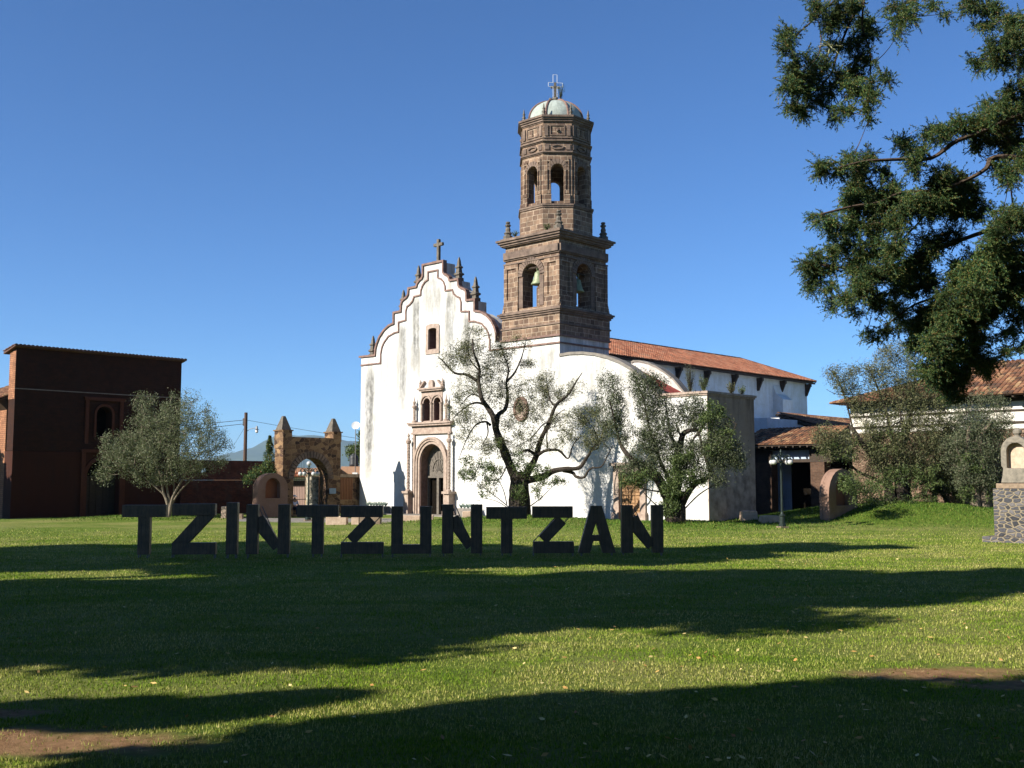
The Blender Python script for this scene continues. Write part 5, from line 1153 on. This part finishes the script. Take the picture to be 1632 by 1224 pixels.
weed(T(TC - .6, TC - 1.5, 18.3), 22, 1.1, 'plant growing inside the tower lantern arch', M_CYP)
weed(T(TC - 1.3, TC + 1.3, 23.6), 20, .45, 'green tuft at the left foot of the dome')
weed(T(-.05, 3.4, 16.56), 14, .4, 'green tuft on the left edge of the upper tower cornice')
weed(T(-.05, .9, 16.56), 14, .4, 'green tuft on the front edge of the upper tower cornice')
# agave rows at the foot of the facade
def agave(P, n, label):
    t = thing('planter_row', label, 'planter', P, TH - PI / 2); m = MB(); m.box(-n * .16, n * .16, -.2, .2, -.2, .5); m.build('planter_box', M_PAVE, t)
    m = MB()
    for i in range(n):
        x = -n * .15 + .3 * (i + .5)
        for k in range(11):
            a_ = k * 2.4; r_ = random.uniform(.12, .22); m.tube([(x, 0, .5), (x + r_ * .5 * math.cos(a_), r_ * .5 * math.sin(a_), .62), (x + r_ * math.cos(a_), r_ * math.sin(a_), random.uniform(.7, .85))], [.02, .03, .003], 4)
    m.build('spiky_leaves', M_AGAVE, t)
agave(T(-.5, 15.5), 7, 'dark spiky plants in a planter left of the church door')
agave(T(-.5, 6.9), 5, 'grey spiky plants in a planter right of the church door')

# ------------------------------------------------------------ big cypress reaching in at the upper right
CYD = 13.0
CY = thing('cypress_tree', 'big dark green cypress whose near branches hang into the upper right', 'tree', (11.2, 14.2, 0))
cyb = Vector((11.2, 14.2, 0))
CL = """350,40,60 470,60,80 550,20,60 190,180,60 180,260,45 220,330,40 430,130,60 620,130,70 650,180,50 560,230,60 450,240,40 320,310,35 400,340,50 330,400,80 230,400,60 170,480,30 200,460,50 240,510,45 300,480,60 420,500,60 370,570,45 270,610,60 200,590,40 480,430,60 560,400,60 600,300,60 690,340,30 560,480,70 640,480,50 730,435,22 760,430,20 520,590,50 460,640,40 630,580,40 640,660,32 660,540,40
790,30,50 870,30,50 800,120,50 815,180,25 900,90,45 1000,10,40 1075,80,18 1200,20,60 1280,30,60 1350,60,55 1330,110,40 1260,130,40 1430,130,60 1490,110,60 1440,200,60 1500,220,50 1350,250,60 1310,320,55 1230,340,45 1400,320,60 1480,350,40
370,940,60 460,940,50 550,910,70 640,860,50 560,1010,60 620,960,60 720,940,50 830,800,60 900,840,60 960,720,50 1040,740,70 1140,690,60 900,920,60 1230,680,80 1330,620,90 1430,560,90 1490,500,60 1490,620,60 1400,680,80 1320,730,60 1240,780,60 1050,960,70 1130,1000,80 1200,1050,80 1010,1060,80 560,1090,70 640,1060,60 760,1060,80 700,1120,80 540,1140,60 850,1130,60 930,1130,70 350,1200,30 440,1200,30 1130,1130,90 1400,800,80 1480,760,60 1350,900,50 1420,960,70 1490,920,50 1440,1190,70"""
CL2 = """350,170,35 430,170,40 560,60,70 650,80,80 760,60,70 460,240,60 560,200,80 680,200,90 800,180,90 900,80,80 1000,100,90 1130,60,90 1240,100,80 1400,180,90 1490,150,70 340,370,50 290,420,40 340,440,60 330,520,50 430,350,60 440,440,40 430,550,40 520,310,60 560,420,60 650,330,90 780,330,90 640,490,80 740,440,70 600,560,60 520,620,50 440,640,30 680,600,60 560,670,30 850,480,70 920,420,80 1000,300,100 980,520,60 900,560,50 800,560,45 790,650,50 830,700,40 740,780,40 690,830,25 640,795,30 820,760,30 1160,480,90 1260,400,120 1380,400,120 1480,350,100 1250,560,120 1380,580,110 1480,520,100 1080,620,90 1000,700,90 930,750,80 900,850,50 1100,750,100 1200,720,90 1300,690,80 1480,680,60 1350,830,25 1420,900,40 1400,800,20 1460,790,40 1500,870,30 1020,850,90 1120,880,90 1200,930,80 1300,950,60 1050,970,80 980,1010,60 1080,1060,70 1170,1020,60 1120,1130,60 1250,830,60 1300,1010,40 1120,250,60 1340,260,80"""
clm = [tuple(map(float, s.split(','))) + (0,) for s in CL.split()] + [tuple(map(float, s.split(','))) + (300,) for s in CL2.split()]
for i in range(90):   # the part of the crown beyond the frame
    clm.append((random.uniform(1560, 3000), random.uniform(-900, 1200), random.uniform(90, 160), random.choice((0, 300))))
bl = [([(1800, 640), (1511, 640), (1380, 690), (1250, 745), (1130, 790), (1000, 880), (860, 887), (740, 892), (620, 900), (480, 935)], .10, .012, -.5), ([(1900, 900), (1511, 880), (1340, 880), (1300, 940), (1200, 1000), (1040, 1060), (830, 1075), (700, 1130), (560, 1150), (380, 1195)], .09, .012, -.3),
      ([(1400, -700), (900, -300), (640, -60), (605, 30), (560, 90), (530, 150), (470, 300), (430, 420), (300, 560)], .06, .01, .2), ([(620, 0), (610, 150), (655, 300), (650, 480), (640, 640)], .03, .008, .3), ([(500, -40), (350, 100), (260, 180), (200, 250)], .03, .008, 0), ([(370, 130), (380, 240), (350, 330), (250, 420)], .02, .006, 0),
      ([(1700, -300), (1300, -60), (1000, -20), (850, 20), (800, 120)], .05, .01, .2), ([(1900, -100), (1620, 60), (1480, 160), (1380, 270), (1250, 330)], .06, .01, 0), ([(1900, 1300), (1511, 1250), (1300, 1290), (1000, 1400), (700, 1500), (400, 1480), (300, 1450)], .09, .01, .3),
      ([(1900, 1500), (1500, 1480), (1250, 1560), (1050, 1650), (900, 1700), (760, 1800)], .08, .01, .4), ([(1900, 1400), (1600, 1600), (1300, 1750), (1150, 1900), (1080, 2100)], .08, .012, .5), ([(1511, 700), (1440, 800), (1430, 940), (1450, 1150)], .03, .01, .2), ([(1040, 1060), (960, 1200), (820, 1350), (700, 1480)], .03, .008, .2)]
m = MB(); nodes = []
m.tube([(0, 0, -.2), (.05, 0, 3), (0, .1, 7), (-.1, 0, 11), (0, 0, 15)], [.42, .36, .3, .22, .08], 10); trunk_path = [Vector((0, 0, z)) for z in (3, 4, 5, 6, 7, 8, 9, 10, 11, 12)]
for pts, r0, r1, dy in bl:
    w = [DP(1200 + X / 3.5, Y_ / 3.5, CYD + dy * i / (len(pts) - 1)) - cyb for i, (X, Y_) in enumerate(pts)]
    tq = min(trunk_path, key=lambda q: (q - w[0]).length + abs(q.z - (w[0].z - .5)))
    if w[0].x > -3.2 or pts[0][0] > 1300: w = [tq] + w; 
    w = smooth_path(w, 4); m.tube(w, [r0 * .45 + (r1 - r0 * .45) * (i / (len(w) - 1)) for i in range(len(w))], 6); nodes += [tuple(q) for q in w[3:]]
pts = []
for X, Y_, r_, oy in clm:
    far = X > 1540; n = int(max(3, (r_ / 60) ** 2 * ((14 if oy == 0 or Y_ < 420 else 20) if not far else 5)))
    dy = .35 * math.sin(X * .011 + Y_ * .007) + .2 * math.sin(Y_ * .02)
    for _ in range(n):
        a_ = random.random() * 2 * PI; q_ = random.random() ** .6
        x = 1200 + (X + r_ * .85 * q_ * math.cos(a_)) / 3.5; y = oy + (Y_ + r_ * .85 * q_ * math.sin(a_)) / 3.5; rad = r_ / 3.5 / F * CYD
        pts.append(np.array(DP(x, y, CYD + dy + random.uniform(-1, 1) * rad * 1.6) - cyb))
tw = colonise(nodes, pts, m, .003, .010, .12)
m.build('trunk', M_CBARK, CY, recalc=False)
# foliage: short dense sprays around every twig tip
cen = []; dr = []
for path in tw:
    p = path[-1]; ax = path[-1] - path[-3]; ax = ax / (np.linalg.norm(ax) + 1e-6)
    for s_ in range(8):
        d0 = ax * .45 + RNG.normal(size=3) * .5 + np.array([0, 0, -.32]); d0 /= np.linalg.norm(d0); L_ = RNG.uniform(.08, .2); st = p - ax * RNG.uniform(-.02, .12)
        n = 34; t = RNG.random(n); c = st + d0 * (t * L_)[:, None] + RNG.normal(size=(n, 3)) * .013 * (1.2 - t)[:, None]; c[:, 2] -= .12 * t * t * L_
        cen.append(c); dr.append(d0 + RNG.normal(size=(n, 3)) * .45)
cen = np.concatenate(cen); dr = unit(np.concatenate(dr))
quads('foliage', cen, dr, unit(np.cross(dr, RNG.normal(size=dr.shape))), 
      .009 + .011 * RNG.random(len(cen)), .0042, M_CYPF, CY)
# pale air plant perched on a twig
p = DP(1323, 74, CYD - .1); m = MB()
for k in range(26):
    d = Vector((random.gauss(0, 1), random.gauss(0, 1), random.gauss(.3, .8))).normalized() * random.uniform(.09, .17); m.tube([(0, 0, 0), d * .5, d + Vector((0, 0, -.02))], [.006, .005, .001], 4)
tag(m.build('air_plant', M_BROM, loc=p), 'pale spiky air plant perched among the upper cypress twigs', 'air plant')

# ------------------------------------------------------------ tall trees left of and behind the camera: left ones cast the lawn shadows, others added to block sky light
def shade_tree(P, zc, rh, rv, label, seed):
    rng = np.random.default_rng(seed); root = thing('shade_cypress', label, 'tree', P, 0, 'cypresses along the left side of the atrium')
    m = MB(); m.tube([(0, 0, -.2), (0, 0, zc), (0, 0, zc + rv * .9)], [.08 * rh, .05 * rh, .015 * rh], 8)
    cs = []
    for _ in range(120):
        v = rng.normal(size=3); v /= np.linalg.norm(v); q = rng.random() ** .4; c = v * q * np.array([rh, rh, rv]) * .9 + np.array([0, 0, zc]); r_ = rng.uniform(.5, 1.0) * rh * .26
        m.tube([(0, 0, max(1.5, c[2] - rh * .5)), tuple(c)], [.012 * rh, .004 * rh], 4, cap=False)
        n = 260; cs.append(c + unit(rng.normal(size=(n, 3))) * (rng.random(n) ** .45 * r_)[:, None])
    m.build('trunk', M_CBARK, root, recalc=False)
    c = np.concatenate(cs); d = unit(rng.normal(size=c.shape)); quads('crown', c, d, unit(np.cross(d, rng.normal(size=c.shape))), .22, .15, M_CYPD, root)
sh = Vector((SD.x, SD.y, 0)).normalized() / math.tan(SUN_EL)
k_ = 0
for gx, gy, zc, rh, rv in [(1.5, 20.2, 13, 5.2, 6.6), (6.5, 22.6, 15, 2.6, 5.0), (-9.0, 18.5, 11, 5.8, 5.6), (-3, 19.5, 17, 5.4, 5), (2.5, 31.6, 16, 3.6, 7.2), (-6, 31.5, 16, 4.3, 6.5), (-15, 32, 15, 4.6, 6.5),
                           (-2.0, 6.4, 9, 2.4, 3.2), (-5.2, 10.1, 9, .55, 1.1), (-3.0, 10.6, 9, .5, .9), (-.4, 9.7, 9, 1.1, .9), (.9, 9.4, 9, 1.0, 1.0), (3.7, 10.0, 9, 1.2, 1.1), (6.6, 8.3, 9, 1.8, 2.2), (-8.4, 3.6, 9, 3.3, 3.8), (0, 6.5, 9, 4.4, 4.6), (4.5, 7.0, 9, 3.6, 4.4), (8.4, 7.6, 9, 4.2, 4.6), (13, 7.5, 10, 4.6, 5), (3, 4, 17, 6, 6), (-4, 0, 15, 6, 6)]:  # small crowns added to fill shadow gaps, high ones to block sky light
    k_ += 1; P = Vector((gx, gy, 0)) - sh * zc
    shade_tree(P, zc, rh, rv, 'tall cypress standing outside the left edge of the picture', k_)
shade_tree(Vector((-41.5, 59.5, 0)), 6, 5.2, 5.0, 'tall cypress standing beyond the left edge near the brown chapel', 99)
for x, y, zz, r1_, r2_ in ((3, -9, 14, 7, 5),):
    k_ += 1; shade_tree(Vector((x, y, 0)), zz, r1_, r2_, 'unseen tall cypress added above the photographer to block sky light', k_)  # added crown out of view, deepens the shade on the lawn
for x, y in ((9, -10), (14, -12), (17, -2), (21, -6), (4, -18), (27, 5), (16, -24), (33, 14), (18, 9), (25, 22), (32, 31)):
    k_ += 1; shade_tree(Vector((x, y, 0)), 9.5, 5.6, 8.5, 'unseen tall cypress added behind and to the right to block sky light', k_)  # added ring of unseen trees that screens off part of the sky

# ------------------------------------------------------------ person seated in the gateway
PE = T(-7.05, 15.6); PE.z = 0
m = MB(); m.box(-.3, .3, -.05, .4, 0, .42); tag(m.build('stone_step', M_BENCHD, loc=T(-7.05, 15.35), rz=TH), 'stone seat inside the gateway under the seated person', 'stone step')
def skin(name, pts, edges, rad, mat, parent, sub=2):
    me = bpy.data.meshes.new(name); me.from_pydata(pts, edges, []); o = bpy.data.objects.new(name, me); S.collection.objects.link(o); o.parent = parent
    o.modifiers.new('skin', 'SKIN'); 
    for i, r_ in enumerate(rad): me.skin_vertices[0].data[i].radius = (r_, r_)
    me.skin_vertices[0].data[0].use_root = True
    ss_ = o.modifiers.new('sub', 'SUBSURF'); ss_.levels = sub; ss_.render_levels = sub; me.materials.append(mat); return o
person = thing('person', 'person in white cap and blue white shirt seated in the gateway', 'person', T(-7.05, 15.3), TH)
pts = [(0, .1, .5), (0, .1, .72), (0, .07, .95), (0, .05, 1.05), (0, .03, 1.16), (.1, -.1, .5), (.12, -.38, .5), (.12, -.4, .08), (.13, -.52, .05), (-.1, -.1, .5), (-.12, -.38, .5), (-.12, -.4, .08), (-.13, -.52, .05),
       (.19, .07, .92), (.24, .02, .7), (.14, -.22, .6), (.1, -.3, .58), (-.19, .07, .92), (-.24, .02, .7), (-.14, -.22, .6), (-.1, -.3, .58)]
ed = [(0, 1), (1, 2), (2, 3), (3, 4), (0, 5), (5, 6), (6, 7), (7, 8), (0, 9), (9, 10), (10, 11), (11, 12), (2, 13), (13, 14), (14, 15), (15, 16), (2, 17), (17, 18), (18, 19), (19, 20)]
skin('body', pts, ed, [.13, .12, .13, .05, .09, .09, .065, .045, .04, .09, .065, .045, .04, .055, .045, .035, .03, .055, .045, .035, .03], M_SKIN, person)
skin('shirt', [pts[i] for i in (0, 1, 2, 13, 14, 17, 18)], [(0, 1), (1, 2), (2, 3), (3, 4), (2, 5), (5, 6)], [.14, .145, .15, .07, .058, .07, .058], M_SHIRT, person)
skin('trousers', [(0, .1, .49)] + [pts[i] for i in (5, 6, 7, 9, 10, 11)], [(0, 1), (1, 2), (2, 3), (0, 4), (4, 5), (5, 6)], [.145, .1, .08, .06, .1, .08, .06], M_JEANS, person)
m = MB(); m.lathe([(.11, 0), (.11, .05), (.08, .1), (.01, .12)], (0, .04, 1.18), 10); m.box(-.08, .08, -.16, -.04, 1.18, 1.2); m.build('cap', M_WHITEP, person)

# ------------------------------------------------------------ distant hill and the air in front of it
def hill(name, cx, cy, w_, d_, h, seed):
    n = 48; xs_ = np.linspace(-1, 1, n); X, Y = np.meshgrid(xs_, xs_); rg = np.random.default_rng(seed)
    Z = np.maximum(0, 1 - X ** 2 - Y ** 2) ** 1.2 * h
    for k in range(6): f = 2 + k * 2.3; Z = Z * (1 + .06 * np.sin(f * X + rg.random() * 6) * np.cos(f * Y + rg.random() * 6))
    v = np.stack([cx + X.ravel() * w_, cy + Y.ravel() * d_, Z.ravel() - 1], 1)
    m = MB(); m.v = [tuple(q) for q in v]; m.f = [(j * n + i, j * n + i + 1, (j + 1) * n + i + 1, (j + 1) * n + i) for j in range(n - 1) for i in range(n - 1)]
    tag(m.build(name, M_HILL, smooth=True, recalc=False), kind='structure')
hill('hill', -1620, 9300, 1500, 1200, 345, 3)
hill('hill.001', -3900, 9800, 2300, 1500, 250, 5)
m = MB(); m.box(-15500, 15500, -15500, 15500, -3, 420)
hz = m.build('haze', M_WHITE); hz.data.materials.clear()
hm = bpy.data.materials.new('haze'); hm.use_nodes = True; ht = hm.node_tree
for nd in list(ht.nodes):
    if nd.type == 'BSDF_PRINCIPLED': ht.nodes.remove(nd)
pv = ht.nodes.new('ShaderNodeVolumePrincipled'); pv.inputs['Density'].default_value = 5.5e-5; pv.inputs['Color'].default_value = (.5, .72, 1, 1); pv.inputs['Anisotropy'].default_value = .2
ht.links.new(pv.outputs[0], ht.nodes['Material Output'].inputs['Volume']); hz.data.materials.append(hm); tag(hz, 'thin pale blue haze filling the valley air', 'haze', kind='stuff')
